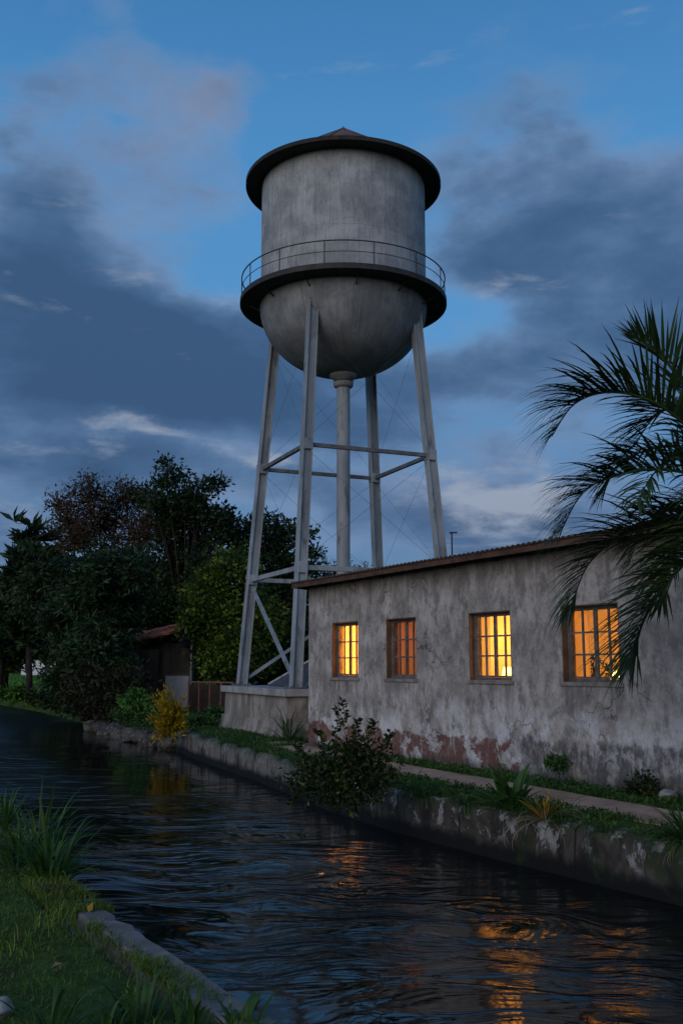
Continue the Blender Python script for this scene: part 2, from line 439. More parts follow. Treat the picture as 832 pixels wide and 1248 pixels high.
M = dict(
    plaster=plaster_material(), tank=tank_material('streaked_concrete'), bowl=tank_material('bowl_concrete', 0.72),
    water=water_material(), ground=ground_material(), bank=bank_wall_material(), glass=glass_material(),
    tankroof=mottled('rusty_sheet_roof', (0.11, 0.06, 0.05), (0.20, 0.10, 0.08), 2.5, 0.75, (0.05, 0.04, 0.038)),
    darksteel=mottled('dark_painted_steel', (0.030, 0.028, 0.028), (0.055, 0.05, 0.048), 4, 0.7, (0.045, 0.03, 0.025)),
    brim=mottled('dark_brim_steel', (0.022, 0.019, 0.018), (0.045, 0.036, 0.032), 4, 0.8),
    legsteel=mottled('grey_painted_steel', (0.23, 0.255, 0.28), (0.34, 0.37, 0.395), 2.2, 0.6, (0.13, 0.135, 0.14), zs=0.3, bump=0.1),
    pipe=mottled('grey_pipe_paint', (0.27, 0.285, 0.30), (0.37, 0.385, 0.40), 2.5, 0.65, (0.17, 0.165, 0.16), zs=0.25, bump=0.1),
    strut=mottled('dark_strut_steel', (0.10, 0.105, 0.11), (0.17, 0.17, 0.175), 4, 0.65, (0.09, 0.07, 0.06)),
    cable=plain('steel_cable', (0.05, 0.052, 0.056), 0.6, 0.0),
    plinth=mottled('plinth_concrete', (0.19, 0.165, 0.14), (0.40, 0.36, 0.32), 2.4, 0.9, (0.11, 0.09, 0.075), zs=0.35, bump=0.4),
    slab=mottled('plinth_cap_concrete', (0.27, 0.26, 0.25), (0.40, 0.39, 0.375), 2.5, 0.9, (0.17, 0.16, 0.15), zs=0.6, bump=0.4),
    tarp=mottled('dull_grey_sheet', (0.045, 0.048, 0.055), (0.075, 0.08, 0.09), 3, 0.75),
    fascia=mottled('brown_fascia_board', (0.06, 0.034, 0.024), (0.115, 0.062, 0.04), 3.5, 0.8, (0.05, 0.03, 0.022), zs=2.5, bump=0.3),
    sheet=mottled('rusty_corrugated_sheet', (0.06, 0.045, 0.04), (0.11, 0.075, 0.06), 3, 0.7, (0.14, 0.07, 0.04)),
    rafter=mottled('dark_rafter_wood', (0.03, 0.022, 0.018), (0.06, 0.042, 0.03), 4, 0.9),
    frame=mottled('worn_window_paint', (0.10, 0.088, 0.082), (0.17, 0.15, 0.14), 5, 0.7, (0.07, 0.05, 0.04), bump=0.15),
    sill=mottled('grey_sill_concrete', (0.16, 0.145, 0.135), (0.27, 0.25, 0.235), 6, 0.9, bump=0.3),
    inner=mottled('ochre_room_paint', (0.58, 0.42, 0.20), (0.70, 0.52, 0.26), 1.2, 0.9, bump=0.05),
    woodfloor=mottled('room_floor', (0.12, 0.07, 0.04), (0.18, 0.10, 0.06), 3, 0.6),
    curtain=curtain_material('yellow_curtain_cloth', (0.82, 0.66, 0.34)),
    amber=curtain_material('amber_curtain_cloth', (0.70, 0.42, 0.14), 0.5),
    lining=mottled('warm_reveal_wood', (0.11, 0.06, 0.035), (0.17, 0.095, 0.055), 5, 0.7),
    drape=curtain_material('rust_curtain_cloth', (0.50, 0.22, 0.06), 0.4),
    furn=mottled('dark_furniture_wood', (0.05, 0.025, 0.014), (0.10, 0.05, 0.025), 6, 0.5),
    bulb=plain('warm_bulb', (1, 0.8, 0.5), 0.4, 0, (1.0, 0.62, 0.2), 9.0),
    shade=curtain_material('lamp_shade_paper', (0.85, 0.66, 0.36), 0.6),
    path=mottled('worn_path_concrete', (0.34, 0.22, 0.155), (0.50, 0.34, 0.25), 1.3, 0.95, (0.18, 0.135, 0.105), bump=0.4),
    kerb=mottled('kerb_concrete', (0.15, 0.14, 0.132), (0.27, 0.255, 0.245), 3, 0.9, (0.05, 0.048, 0.045), bump=0.5),
    rock=mottled('dark_bank_rock', (0.03, 0.028, 0.025), (0.09, 0.082, 0.072), 4, 0.9, (0.22, 0.21, 0.2), bump=0.6),
    palestone=mottled('pale_stone', (0.24, 0.23, 0.22), (0.38, 0.37, 0.36), 8, 0.85, bump=0.4),
    bark=mottled('dark_bark', (0.014, 0.011, 0.009), (0.036, 0.029, 0.022), 6, 0.95, zs=0.3, bump=0.6),
    twig=mottled('reddish_twig', (0.06, 0.038, 0.03), (0.11, 0.07, 0.055), 6, 0.9),
    palmbark=mottled('palm_bark', (0.07, 0.055, 0.04), (0.15, 0.12, 0.09), 5, 0.95, zs=4, bump=0.6),
    tile=mottled('red_clay_tile', (0.44, 0.12, 0.07), (0.62, 0.22, 0.13), 4, 0.85, (0.30, 0.085, 0.06)),
    shedwall=mottled('dark_shed_boards', (0.05, 0.042, 0.036), (0.10, 0.085, 0.072), 3, 0.9, zs=0.3),
    whitepanel=mottled('pale_panel_paint', (0.42, 0.44, 0.47), (0.56, 0.58, 0.60), 2, 0.7, (0.32, 0.32, 0.33), zs=0.3),
    whitewall=mottled('white_house_wall', (0.62, 0.63, 0.66), (0.75, 0.76, 0.78), 0.8, 0.8),
    fence=mottled('rusty_fence_metal', (0.14, 0.07, 0.05), (0.22, 0.11, 0.08), 5, 0.85),
    fencepanel=mottled('dark_red_panel', (0.022, 0.015, 0.014), (0.04, 0.024, 0.021), 3, 0.9),
    l_dark=foliage('leaf_dark', (0.006, 0.014, 0.005), (0.045, 0.082, 0.022)),
    l_deep=foliage('leaf_deep', (0.006, 0.016, 0.007), (0.054, 0.112, 0.038)),
    l_mid=foliage('leaf_mid', (0.009, 0.024, 0.004), (0.125, 0.215, 0.024), (0.18, 0.22, 0.02)),
    l_brown=foliage('leaf_brown', (0.028, 0.020, 0.010), (0.085, 0.052, 0.022), (0.11, 0.05, 0.02)),
    l_under=foliage('leaf_under', (0.010, 0.012, 0.005), (0.05, 0.05, 0.018)),
    l_bright=foliage('leaf_bright', (0.04, 0.11, 0.014), (0.10, 0.24, 0.035)),
    l_yellow=foliage('leaf_yellow', (0.26, 0.17, 0.004), (0.62, 0.42, 0.012), (0.20, 0.20, 0.02)),
    l_shrub=foliage('leaf_shrub', (0.014, 0.026, 0.008), (0.045, 0.070, 0.018), (0.12, 0.12, 0.02)),
    l_pink=foliage('leaf_pinkish', (0.05, 0.035, 0.032), (0.12, 0.075, 0.07)),
    l_palm=foliage('leaf_palm', (0.016, 0.034, 0.010), (0.058, 0.110, 0.030), None, 0.15),
    l_strap=foliage('leaf_strap', (0.022, 0.065, 0.014), (0.075, 0.165, 0.036), (0.14, 0.18, 0.04)),
    l_lime=foliage('leaf_lime', (0.06, 0.10, 0.02), (0.13, 0.18, 0.035)),
    l_straw=foliage('leaf_straw', (0.16, 0.12, 0.07), (0.34, 0.27, 0.17)),
    l_orange=foliage('leaf_orange', (0.30, 0.16, 0.02), (0.46, 0.30, 0.04)),
    grass=foliage('grass_blade', (0.050, 0.100, 0.012), (0.155, 0.245, 0.032), (0.26, 0.22, 0.07)),
    grassbank=foliage('weed_grass', (0.020, 0.060, 0.012), (0.070, 0.150, 0.030)),
    lawn=foliage('far_lawn_grass', (0.05, 0.14, 0.02), (0.10, 0.24, 0.035)),
)

# ------------------------------------------------------------------ course of the canal
RIGHT = [(-60, 7.3), (9, 7.35), (11, 7.42), (13, 7.66), (16.5, 8.35), (21.5, 9.15), (24, 9.65), (31, 10.2), (39, 11.2), (47, 12.0), (60, 12.4), (120, 12.2), (900, 12.2)]
LEFT = [(-60, 2.4), (8.6, 2.45), (10.5, 2.85), (14, 3.1), (20, 3.6), (30, 4.6), (60, 7.0), (120, 7.0), (900, 7.0)]
def xr(y): return float(np.interp(y, [p[0] for p in RIGHT], [p[1] for p in RIGHT]))
def xl(y): return float(np.interp(y, [p[0] for p in LEFT], [p[1] for p in LEFT]))
WATER_Z = -0.5
BANK_L = -0.2

def build_ground():
    ys = sorted(set([-600, -300, -120, -60, -30] + list(np.arange(-20, 60.1, 1.0)) + [23.9, 24.1, 70, 85, 100, 120, 150, 200, 300, 500, 900]))
    offs_l = [900, 400, 150, 60, 25, 12, 7, 4, 2, 1, 0.35]
    offs_r = [0.3, 1, 2, 4, 8, 14, 25, 60, 150, 400, 900]
    rows = []
    rng = random.Random(5)
    for y in ys:
        row = []
        soft = y > 24
        for o in offs_l:
            z = BANK_L + (0.0 if o < 3 else 0.02 * min(o, 10)) + (rng.uniform(-.02, .02) if 0.5 < o < 30 else 0)
            row.append((xl(y) - o, y, z))
        row.append((xl(y) - (0.15 if y < 9 else -0.3), y, -1.3))
        row.append((xr(y) + (-0.3 if soft else 0.16), y, -1.3))
        for o in offs_r:
            z = 0.0
            oo = o
            if soft and o == 0.3: oo = 0.55; z = -0.06
            if y > 45: z = 0.16 * min(max(o - 0.5, 0), 8) * 0.35
            row.append((xr(y) + oo, y, z))
        rows.append(row)
    n = len(rows[0])
    v = [p for r in rows for p in r]
    f = []
    for i in range(len(rows) - 1):
        for k in range(n - 1):
            f.append((i * n + k, i * n + k + 1, (i + 1) * n + k + 1, (i + 1) * n + k))
    tag(link_mesh('ground', v, f, M['ground']), 'grassy ground on both sides of the canal', 'ground', kind='structure')
    v = []; f = []
    wy = [-600, -120, -60, -20] + list(range(-10, 61, 5)) + [80, 120, 300, 900]
    for y in wy:
        v += [(xl(y) - 0.25, y, WATER_Z), (xr(y) + 0.28, y, WATER_Z)]
    for i in range(len(wy) - 1):
        f.append((2 * i, 2 * i + 1, 2 * i + 3, 2 * i + 2))
    tag(link_mesh('water', v, f, M['water']), 'dark rippled water of the canal', 'water', kind='structure')

build_ground()

def vnoise(x, y, z, seed=0):
    from mathutils import noise
    return noise.noise(Vector((x + seed * 7.3, y, z)))

def retaining_wall():
    ys = np.arange(-8, 24.6, 0.16)
    prof_n = 9
    v = []; f = []
    for y in ys:
        x0 = xr(y)
        top = 0.015 + 0.02 * vnoise(0, y * 1.3, 0) + 0.008 * vnoise(3, y * 3, 1)
        rough = 0.03 if y < 21 else 0.05
        prof = [(0.42, -0.03), (0.36, top * 0.6), (0.2, top), (0.05, top - 0.005), (0.0, top - 0.05), (-0.01, -0.18), (-0.015, -0.32), (-0.03, -0.46), (-0.05, -1.0)]
        for k, (dx, z) in enumerate(prof):
            w = 0 if k < 2 else 1
            v.append((x0 + dx + w * rough * vnoise(k * 0.6, y * 1.1, 2), y, z + w * rough * 0.25 * vnoise(k, y * 2, 8)))
    for i in range(len(ys) - 1):
        for k in range(prof_n - 1):
            f.append((i * prof_n + k, i * prof_n + k + 1, (i + 1) * prof_n + k + 1, (i + 1) * prof_n + k))
    o = link_mesh('retaining_wall', v, f, M['bank'], smooth=True)
    tag(o, 'stained canal wall with flaking whitewash along the far water edge', 'wall')
retaining_wall()

# path along the house, then stepping stones by the tower plinth
def ribbon(name, pts, width, z, mat):
    v = []; f = []
    P = [Vector((p[0], p[1], 0)) for p in pts]
    fine = []
    for a, b in zip(P[:-1], P[1:]):
        n = max(1, int((b - a).length / 0.25))
        for i in range(n): fine.append(a.lerp(b, i / n))
    fine.append(P[-1])
    for i, p in enumerate(fine):
        d = (fine[min(i + 1, len(fine) - 1)] - fine[max(i - 1, 0)]).normalized()
        s = Vector((d.y, -d.x, 0))
        wl = width / 2 + 0.05 * vnoise(p.y * 1.7, 4, 0)
        wr = width / 2 + 0.05 * vnoise(p.y * 1.7, 9, 0)
        v += [tuple(p - s * wl + Vector((0, 0, z - 0.03))), tuple(p - s * wl + Vector((0, 0, z))), tuple(p + s * wr + Vector((0, 0, z))), tuple(p + s * wr + Vector((0, 0, z - 0.03)))]
    for i in range(len(fine) - 1):
        for k in range(3):
            f.append((4 * i + k, 4 * i + k + 1, 4 * i + k + 5, 4 * i + k + 4))
    return link_mesh(name, v, f, mat)
tag(ribbon('path', [(8.45, -4), (8.45, 6.0), (8.62, 8.2), (8.82, 10.6), (8.98, 13.0), (9.2, 15.5), (9.5, 17.4), (9.95, 19.0)], 0.86, 0.018, M['path']),
    'worn concrete path between the house wall and the canal', 'path', kind='structure')

for i, (px, py, a_, b_) in enumerate(((300, 893, 0.75, 0.35), (325, 899, 0.6, 0.32), (352, 909, 0.9, 0.4))):
    p_ = atz(px, py, 0.0)
    rnd_ = random.Random(50 + i)
    vs_ = []
    for k in range(11):
        t_ = 2 * math.pi * k / 11
        r_ = rnd_.uniform(.8, 1.15)
        vs_.append((b_ * math.cos(t_) * r_ + .3 * a_ * math.sin(t_), a_ * math.sin(t_) * r_))
    mb = MB()
    mb.add([(x_, y_, -0.03) for x_, y_ in vs_] + [(x_, y_, 0.03) for x_, y_ in vs_], [tuple(range(10, -1, -1)), tuple(range(11, 22))] + [(k, (k + 1) % 11, 11 + (k + 1) % 11, 11 + k) for k in range(11)])
    o = mb.build('paving_stone', M['path'], None, False, 0.008); o.location = p_
    tag(o, ('flat pale paving stone in the grass left before the plinth', 'small paving stone in the grass before the middle of the plinth', 'large paving stone at the canal edge by the strap leaved clump')[i], 'paving stone', 'paving stones before the tower plinth')

# ------------------------------------------------------------------ house
HX = 9.9
HY0, HY1 = -1.0, 17.62
WZ0, WZ1 = 1.385, 2.44
TH = 0.26
house = empty('plaster_house', (HX, 17.6, 0))
tag(house, 'long low house of stained grey plaster with four lit barred windows', 'house')
HO = Vector((HX, 17.6, 0))

def local(mb):  # the house parts are written in world metres; shift into the house frame
    mb.v = [(p[0] - HO.x, p[1] - HO.y, p[2] - HO.z) for p in mb.v]
    return mb

def eave_z(y): return 3.285 + (17.7 - y) * 0.0085

def house_walls():
    mb = MB()
    ycuts = [HY0] + sorted([y for w in WINS for y in w]) + [HY1]
    fy = []
    for a, b in zip(ycuts[:-1], ycuts[1:]):
        fy.append(a)
    zc = [-0.1, WZ0, WZ1, 3.36]
    def is_win(y):
        return any(a < y < b for a, b in WINS)
    for a, b in zip(ycuts[:-1], ycuts[1:]):
        for k in range(3):
            if k == 1 and is_win((a + b) / 2): continue
            z0, z1 = zc[k], zc[k + 1]
            mb.add([(HX, a, z0), (HX, b, z0), (HX, b, z1), (HX, a, z1)], [(3, 2, 1, 0)])
            mb.add([(HX + TH, a, z0), (HX + TH, b, z0), (HX + TH, b, z1), (HX + TH, a, z1)], [(0, 1, 2, 3)])
    for a, b in WINS:   # reveals
        mb.add([(HX, a, WZ0), (HX + TH, a, WZ0), (HX + TH, a, WZ1), (HX, a, WZ1)], [(3, 2, 1, 0)])
        mb.add([(HX, b, WZ0), (HX + TH, b, WZ0), (HX + TH, b, WZ1), (HX, b, WZ1)], [(0, 1, 2, 3)])
        mb.add([(HX, a, WZ0), (HX, b, WZ0), (HX + TH, b, WZ0), (HX + TH, a, WZ0)], [(3, 2, 1, 0)])
        mb.add([(HX, a, WZ1), (HX, b, WZ1), (HX + TH, b, WZ1), (HX + TH, a, WZ1)], [(0, 1, 2, 3)])
    mb.add([(HX, HY0, 3.36), (HX, HY1, 3.36), (HX + TH, HY1, 3.36), (HX + TH, HY0, 3.36)], [(3, 2, 1, 0)])
    # end walls and back wall
    mb.box((HX + TH, HY1 - TH, -0.1), (16.0, HY1 - 0.001, 2.98))
    mb.add([(HX, HY1, -0.1), (HX + TH, HY1, -0.1), (HX + TH, HY1, 3.36), (HX, HY1, 3.36)], [(0, 1, 2, 3)])
    mb.box((HX + TH, HY0 + 0.001, -0.1), (16.0, HY0 + TH, 2.98))
    mb.add([(HX, HY0, -0.1), (HX + TH, HY0, -0.1), (HX + TH, HY0, 3.36), (HX, HY0, 3.36)], [(3, 2, 1, 0)])
    mb.box((16.0, HY0, -0.1), (16.25, HY1, 2.9))
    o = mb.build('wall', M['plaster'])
    # keep plaster pattern in world metres: the wall object sits at the world origin of the pattern
    o.parent = house
    o.matrix_parent_inverse = Matrix.Translation(-HO)
    return o
house_walls()

def hpart(mb, name, mat, parent=None, bevel=0.0, smooth=False):
    o = local(mb).build(name, mat, parent or house, smooth, bevel)
    return o

# inside walls and floor
mb = MB()
mb.box((13.6, HY0 + TH + .01, 0.0), (13.7, HY1 - TH - .01, 2.9))
for y in (15.25, 13.62, 7.2):
    mb.box((HX + TH + .004, y - 0.05, 0.0), (13.6, y + 0.05, 2.9))
mb.box((HX + TH + .004, HY1 - TH - .06, 0.0), (13.6, HY1 - TH - .01, 2.9))
mb.box((HX + TH + .004, HY0 + TH + .01, 2.9), (13.7, HY1 - TH - .01, 2.95))
hpart(mb, 'room_wall', M['inner'])
mb = MB()
mb.box((HX + TH + .002, HY0 + TH + .01, -0.05), (15.9, HY1 - TH - .01, 0.0))
hpart(mb, 'room_floor', M['woodfloor'])

# corrugated roof falling away from the canal
def roof():
    y0, y1 = HY0 - 0.3, 17.8
    pitch = 0.115
    step = pitch / 8
    n = int((y1 - y0) / step)
    xs = [9.56, 9.7, 11.5, 13.5, 16.5]
    v = []; f = []
    for i in range(n + 1):
        y = y0 + i * step
        wv = 0.017 * math.sin(2 * math.pi * y / pitch)
        ed = 0.012 * vnoise(math.floor(y / 0.8) * 3.1, 2, 5)
        for x in xs:
            sag = 0.012 * vnoise(y * 0.6, x, 3)
            z = eave_z(y) + wv - (x - 9.56) * 0.075 + sag
            v.append((x + (ed if x == xs[0] else 0), y, z))
    m = len(xs)
    for i in range(n):
        for k in range(m - 1):
            f.append((i * m + k, (i + 1) * m + k, (i + 1) * m + k + 1, i * m + k + 1))
    mb = MB(); mb.add(v, f)
    o = hpart(mb, 'roof', M['sheet'], smooth=True)
    s = o.modifiers.new('thick', 'SOLIDIFY'); s.thickness = 0.006; s.offset = -1
    # fascia board
    mb = MB()
    seg = [y1 - 0.02, 14.9, 11.6, 8.4, 5.0, 1.5, y0 + 0.02]
    for a, b in zip(seg[:-1], seg[1:]):
        za, zb = eave_z(a), eave_z(b)
        mb.bar((9.605, a - 0.002, za - 0.068), (9.605, b + 0.002, zb - 0.068 + 0.006 * math.sin(a)), 0.03, 0.085)
    fb = hpart(mb, 'fascia_board', M['fascia'], o, 0.004)
    mb = MB()
    y = y0 + 0.4
    while y < 17.6:
        z = eave_z(y)
        mb.bar((9.622, y, z - 0.075), (16.3, y, z - 0.06 - 6.7 * 0.075), 0.05, 0.07)
        y += 1.05
    mb.bar((9.75, y0 + .1, eave_z(y0) - 0.028 - 0.012), (9.75, 17.75, eave_z(17.75) - 0.04), 0.06, 0.03)
    hpart(mb, 'rafter', M['rafter'], o)
    mb = MB()   # barge board on the gable end
    mb.bar((9.59, 17.79, eave_z(17.8) - 0.05), (16.4, 17.79, eave_z(17.8) - 0.05 - 6.8 * 0.075), 0.025, 0.10)
    hpart(mb, 'barge_board', M['fascia'], o)
roof()

WIN_LABEL = [None] * 4
def window(a, b, seed):
    rng = random.Random(seed)
    x0, x1 = HX + 0.105, HX + 0.165
    e = 0.003
    fr = MB()
    w = 0.042
    fr.box((x0, a + e, WZ0 + e), (x1, a + e + w, WZ1 - e))
    fr.box((x0, b - e - w, WZ0 + e), (x1, b - e, WZ1 - e))
    fr.box((x0, a + e + w, WZ0 + e), (x1, b - e - w, WZ0 + e + w))
    fr.box((x0, a + e + w, WZ1 - e - w), (x1, b - e - w, WZ1 - e))
    f = hpart(fr, 'window', M['frame'], None, 0.004)
    mid = (a + b) / 2
    iy0, iy1, iz0, iz1 = a + e + w, b - e - w, WZ0 + e + w, WZ1 - e - w
    def sub(mb, name, mat, bevel=0.0):
        return hpart(mb, name, mat, f, bevel)
    for (c0, c1) in ((iy0, mid), (mid, iy1)):   # two casements, each two by three panes
        s = 0.026
        mb = MB()
        xa, xb = x0 + 0.008, x1 - 0.014
        g = 0.002
        c0 += g; c1 -= g
        mb.box((xa, c0, iz0 + g), (xb, c0 + s, iz1 - g))
        mb.box((xa, c1 - s, iz0 + g), (xb, c1, iz1 - g))
        mb.box((xa, c0 + s, iz0 + g), (xb, c1 - s, iz0 + g + s))
        mb.box((xa, c0 + s, iz1 - g - s), (xb, c1 - s, iz1 - g))
        m2 = (c0 + c1) / 2
        t = 0.013
        mb.box((xa + .004, m2 - t, iz0 + g + s), (xb - .004, m2 + t, iz1 - g - s))
        H = iz1 - iz0 - 2 * s
        for k in (1, 2):
            zz = iz0 + s + H * k / 3
            mb.box((xa + .006, c0 + s, zz - t), (xb - .006, m2 - t, zz + t))
            mb.box((xa + .006, m2 + t, zz - t), (xb - .006, c1 - s, zz + t))
        sub(mb, 'casement', M['frame'], 0.002)
    mb = MB()
    gx = (x0 + x1) / 2
    mb.add([(gx, iy0, iz0), (gx, iy1, iz0), (gx, iy1, iz1), (gx, iy0, iz1)], [(0, 1, 2, 3)])
    sub(mb, 'pane', M['glass'])
    mb = MB()
    mb.box((HX - 0.028, a - 0.05, WZ0 - 0.055), (x0 - .002, b + 0.05, WZ0 - 0.002))
    sub(mb, 'sill', M['sill'], 0.006)
    mb = MB()   # timber lining of the reveal
    mb.box((HX + 0.006, b - 0.016, WZ0 + .002), (x0 - .002, b - .002, WZ1 - .004))
    mb.box((HX + 0.006, a + 0.002, WZ0 + .002), (x0 - .002, a + .016, WZ1 - .004))
    mb.box((HX + 0.006, a + .018, WZ1 - 0.018), (x0 - .002, b - .018, WZ1 - .004))
    sub(mb, 'reveal_lining', M['lining'])
    return f
for i, (a, b) in enumerate(WINS):
    window(a, b, i)

# rooms: curtains, lamps, furniture (all inside, seen through the panes)
def curtain(y0, y1, z0, z1, x, mat, label, waves=9, amp=0.025):
    v = []; f = []
    n = 90
    for i in range(n + 1):
        t = i / n
        y = y0 + (y1 - y0) * t
        dx = amp * math.sin(t * waves * 2 * math.pi + math.sin(t * 9)) + 0.3 * amp * math.sin(t * 31)
        for k in range(5):
            s = k / 4
            v.append((x + dx * (0.6 + 0.5 * s), y, z1 + (z0 - z1) * s))
    for i in range(n):
        for k in range(4):
            f.append((i * 5 + k, i * 5 + k + 1, (i + 1) * 5 + k + 1, (i + 1) * 5 + k))
    o = link_mesh('curtain', v, f, mat, smooth=True)
    tag(o, label, 'curtain')
    return o

def pendant(y, x, z, power, label, color=(1.0, 0.60, 0.19)):
    t = empty('pendant_lamp', (x, y, z))
    tag(t, label, 'lamp')
    mb = MB(); mb.tube([(0, 0, 0.08), (0, 0, 2.9 - z)], 0.006, 6)
    mb.build('cord', M['darksteel'], t)
    mb = MB()
    mb.lathe([(0.02, -0.05), (0.045, -0.03), (0.055, 0.0), (0.045, 0.03), (0.02, 0.06), (0.02, 0.09)], 16)
    mb.build('bulb', M['bulb'], t, True)
    l = bpy.data.lights.new('bulb_light', 'POINT')
    l.energy = power; l.color = color; l.shadow_soft_size = 0.12
    lo = bpy.data.objects.new('bulb_light', l)
    lo.location = (-0.16, 0, -0.02)
    lo.parent = t
    col.objects.link(lo)
    return t

XC = HX + TH + 0.06
curtain(15.55, 17.30, 1.2, 2.6, XC, M['curtain'], 'yellow curtain glowing behind the window farthest along the house wall', 9, 0.02)
pendant(16.2, 12.2, 2.05, 720, 'bare bulb hanging in the room behind the farthest window', (1.0, 0.46, 0.12))
curtain(13.75, 15.19, 1.2, 2.6, XC, M['drape'], 'rust orange curtain behind the dim window second from the far end', 7, 0.035)
pendant(14.3, 12.0, 2.05, 110, 'bare bulb hanging in the room behind the dim window', (1.0, 0.55, 0.16))
curtain(12.30, 13.2, 1.2, 2.6, XC, M['curtain'], 'yellow curtain drawn over the left panes of the third window', 5, 0.014)
pendant(12.9, 11.8, 2.1, 88, 'bare bulb hanging in the room behind the third window', (1.0, 0.48, 0.13))
curtain(10.14, 10.9, 1.2, 2.6, XC, M['amber'], 'amber curtain at the left side of the palm shaded window', 3, 0.014)
pendant(10.5, 12.5, 2.0, 195, 'bare bulb hanging in the room behind the palm shaded window', (1.0, 0.54, 0.15))

def sideboard(loc, label, w=0.42, d=1.3, h=1.32):
    t = empty('sideboard', loc); tag(t, label, 'sideboard')
    mb = MB(); mb.box((-w / 2 - .02, -d / 2 - .02, h - 0.03), (w / 2 + .02, d / 2 + .02, h)); mb.build('top', M['furn'], t, False, 0.006)
    mb = MB(); mb.box((-w / 2, -d / 2, 0.08), (w / 2, d / 2, h - 0.032)); mb.build('carcass', M['furn'], t, False, 0.006)
    for k in (-1, 1):
        mb = MB(); mb.box((-w / 2 - 0.018, k * d / 4 - d / 4 + .02, 0.12), (-w / 2 - 0.002, k * d / 4 + d / 4 - .02, h - 0.06)); dd = mb.build('door', M['furn'], t, False, 0.004)
        mb = MB(); mb.box((-w / 2 - 0.04, -k * 0.06 - .01, 0.7), (-w / 2 - 0.02, -k * 0.06 + .01, 0.8)); mb.build('handle', M['darksteel'], dd)
    return t
sideboard((11.35, 11.15, 0), 'dark sideboard standing behind the palm shaded window')
sideboard((11.0, 13.0, 0), 'dark sideboard standing behind the third window', 0.4, 1.0)

def table_lamp(loc, label, power=12, s=1.0):
    t = empty('table_lamp', loc); tag(t, label, 'lamp')
    mb = MB(); mb.lathe([(0.0, 0), (0.06 * s, 0), (0.06 * s, 0.015), (0.015, 0.03), (0.03 * s, 0.08), (0.012, 0.13 * s), (0.012, 0.16 * s), (0.0, 0.16 * s)], 20)
    mb.build('lamp_base', M['furn'], t, True)
    mb = MB(); mb.lathe([(0.11 * s, 0.12 * s), (0.065 * s, 0.30 * s)], 24); mb.build('lamp_shade', M['shade'], t, True)
    l = bpy.data.lights.new('lamp_light', 'POINT'); l.energy = power; l.color = (1.0, 0.72, 0.30); l.shadow_soft_size = 0.03
    lo = bpy.data.objects.new('lamp_light', l); lo.location = (0, 0, 0.2 * s); lo.parent = t; col.objects.link(lo)
    return t
table_lamp((11.0, 12.82, 1.32), 'small table lamp behind the lower right panes of the third window', 5, 0.9)
table_lamp((11.3, 10.72, 1.32), 'small table lamp at the right of the palm shaded window', 7, 0.75)

def ornament(loc, prof, name, label, cat, mat):
    mb = MB(); mb.lathe(prof, 24)
    o = mb.build(name, mat, None, True); o.location = loc
    tag(o, label, cat)
ornament((11.3, 11.35, 1.32), [(0, 0), (0.05, 0.0), (0.06, 0.06), (0.14, 0.10), (0.19, 0.17), (0.18, 0.18), (0.13, 0.13), (0, 0.10)], 'bowl', 'wide dark footed bowl on the sideboard in the palm shaded window', 'bowl', M['furn'])
ornament((11.25, 11.08, 1.32), [(0, 0), (0.06, 0.0), (0.10, 0.07), (0.085, 0.14), (0.04, 0.19), (0.03, 0.24), (0.04, 0.26), (0, 0.255)], 'vase', 'round dark vase on the sideboard in the palm shaded window', 'vase', M['furn'])

def pot_plant(loc, label, h, seed):
    t = empty('pot_plant', loc); tag(t, label, 'pot plant')
    mb = MB(); mb.lathe([(0, 0), (0.055, 0.0), (0.075, 0.11), (0.082, 0.115), (0.07, 0.12), (0, 0.11)], 24); mb.build('pot', M['tile'], t, True)
    rng = np.random.default_rng(seed)
    n = 90
    P = np.stack([rng.normal(0, .05, n), rng.normal(0, .05, n), 0.12 + rng.uniform(0, h, n)], 1)
    V, F = leaf_mesh(P, unit(rng.normal(size=(n, 3)) + np.array([0, 0, .4])), rng.uniform(.05, .12, n), rng.uniform(.02, .04, n), .2, rng)
    mesh_np('leaves', V, F, M['l_dark'], t)
ROOM_PLANTS = [((11.42, 10.92, 1.32), 'leafy pot plant silhouetted in the palm shaded window', 0.18, 61), ((11.4, 11.2, 1.32), 'taller pot plant in the middle of the palm shaded window', 0.30, 62)]

# ------------------------------------------------------------------ leaves, grass, trees
def leaf_mesh(P, D, L, W, fold=0.25, rng=None):
    """diamond leaves: P base points, D unit directions, L lengths, W widths -> verts, faces"""
    n = len(P)
    r = rng.normal(size=(n, 3))
    S = np.cross(D, r)
    S /= np.linalg.norm(S, axis=1)[:, None] + 1e-9
    N = np.cross(S, D)
    mid = P + D * (L * 0.45)[:, None]
    up = N * (W * fold)[:, None]
    a = P
    b = mid + S * (W / 2)[:, None] + up
    c = P + D * L[:, None] - N * (L * 0.12)[:, None]
    d = mid - S * (W / 2)[:, None] + up
    V = np.stack([a, b, c, d], 1).reshape(-1, 3)
    F = np.arange(4 * n).reshape(n, 4)
    return V, F

def mesh_np(name, V, F, mat, parent=None, smooth=False):
    me = bpy.data.meshes.new(name)
    nv = len(V); nf = len(F); k = F.shape[1]
    me.vertices.add(nv); me.vertices.foreach_set('co', np.ascontiguousarray(V, dtype=np.float32).ravel())
    me.loops.add(nf * k); me.loops.foreach_set('vertex_index', np.ascontiguousarray(F, dtype=np.int32).ravel())
    me.polygons.add(nf)
    me.polygons.foreach_set('loop_start', np.arange(0, nf * k, k, dtype=np.int32))
    me.polygons.foreach_set('loop_total', np.full(nf, k, dtype=np.int32))
    me.update(calc_edges=True)
    me.materials.append(mat)
    if smooth: me.polygons.foreach_set('use_smooth', [True] * nf)
    o = bpy.data.objects.new(name, me)
    col.objects.link(o)
    if parent is not None: o.parent = parent
    return o

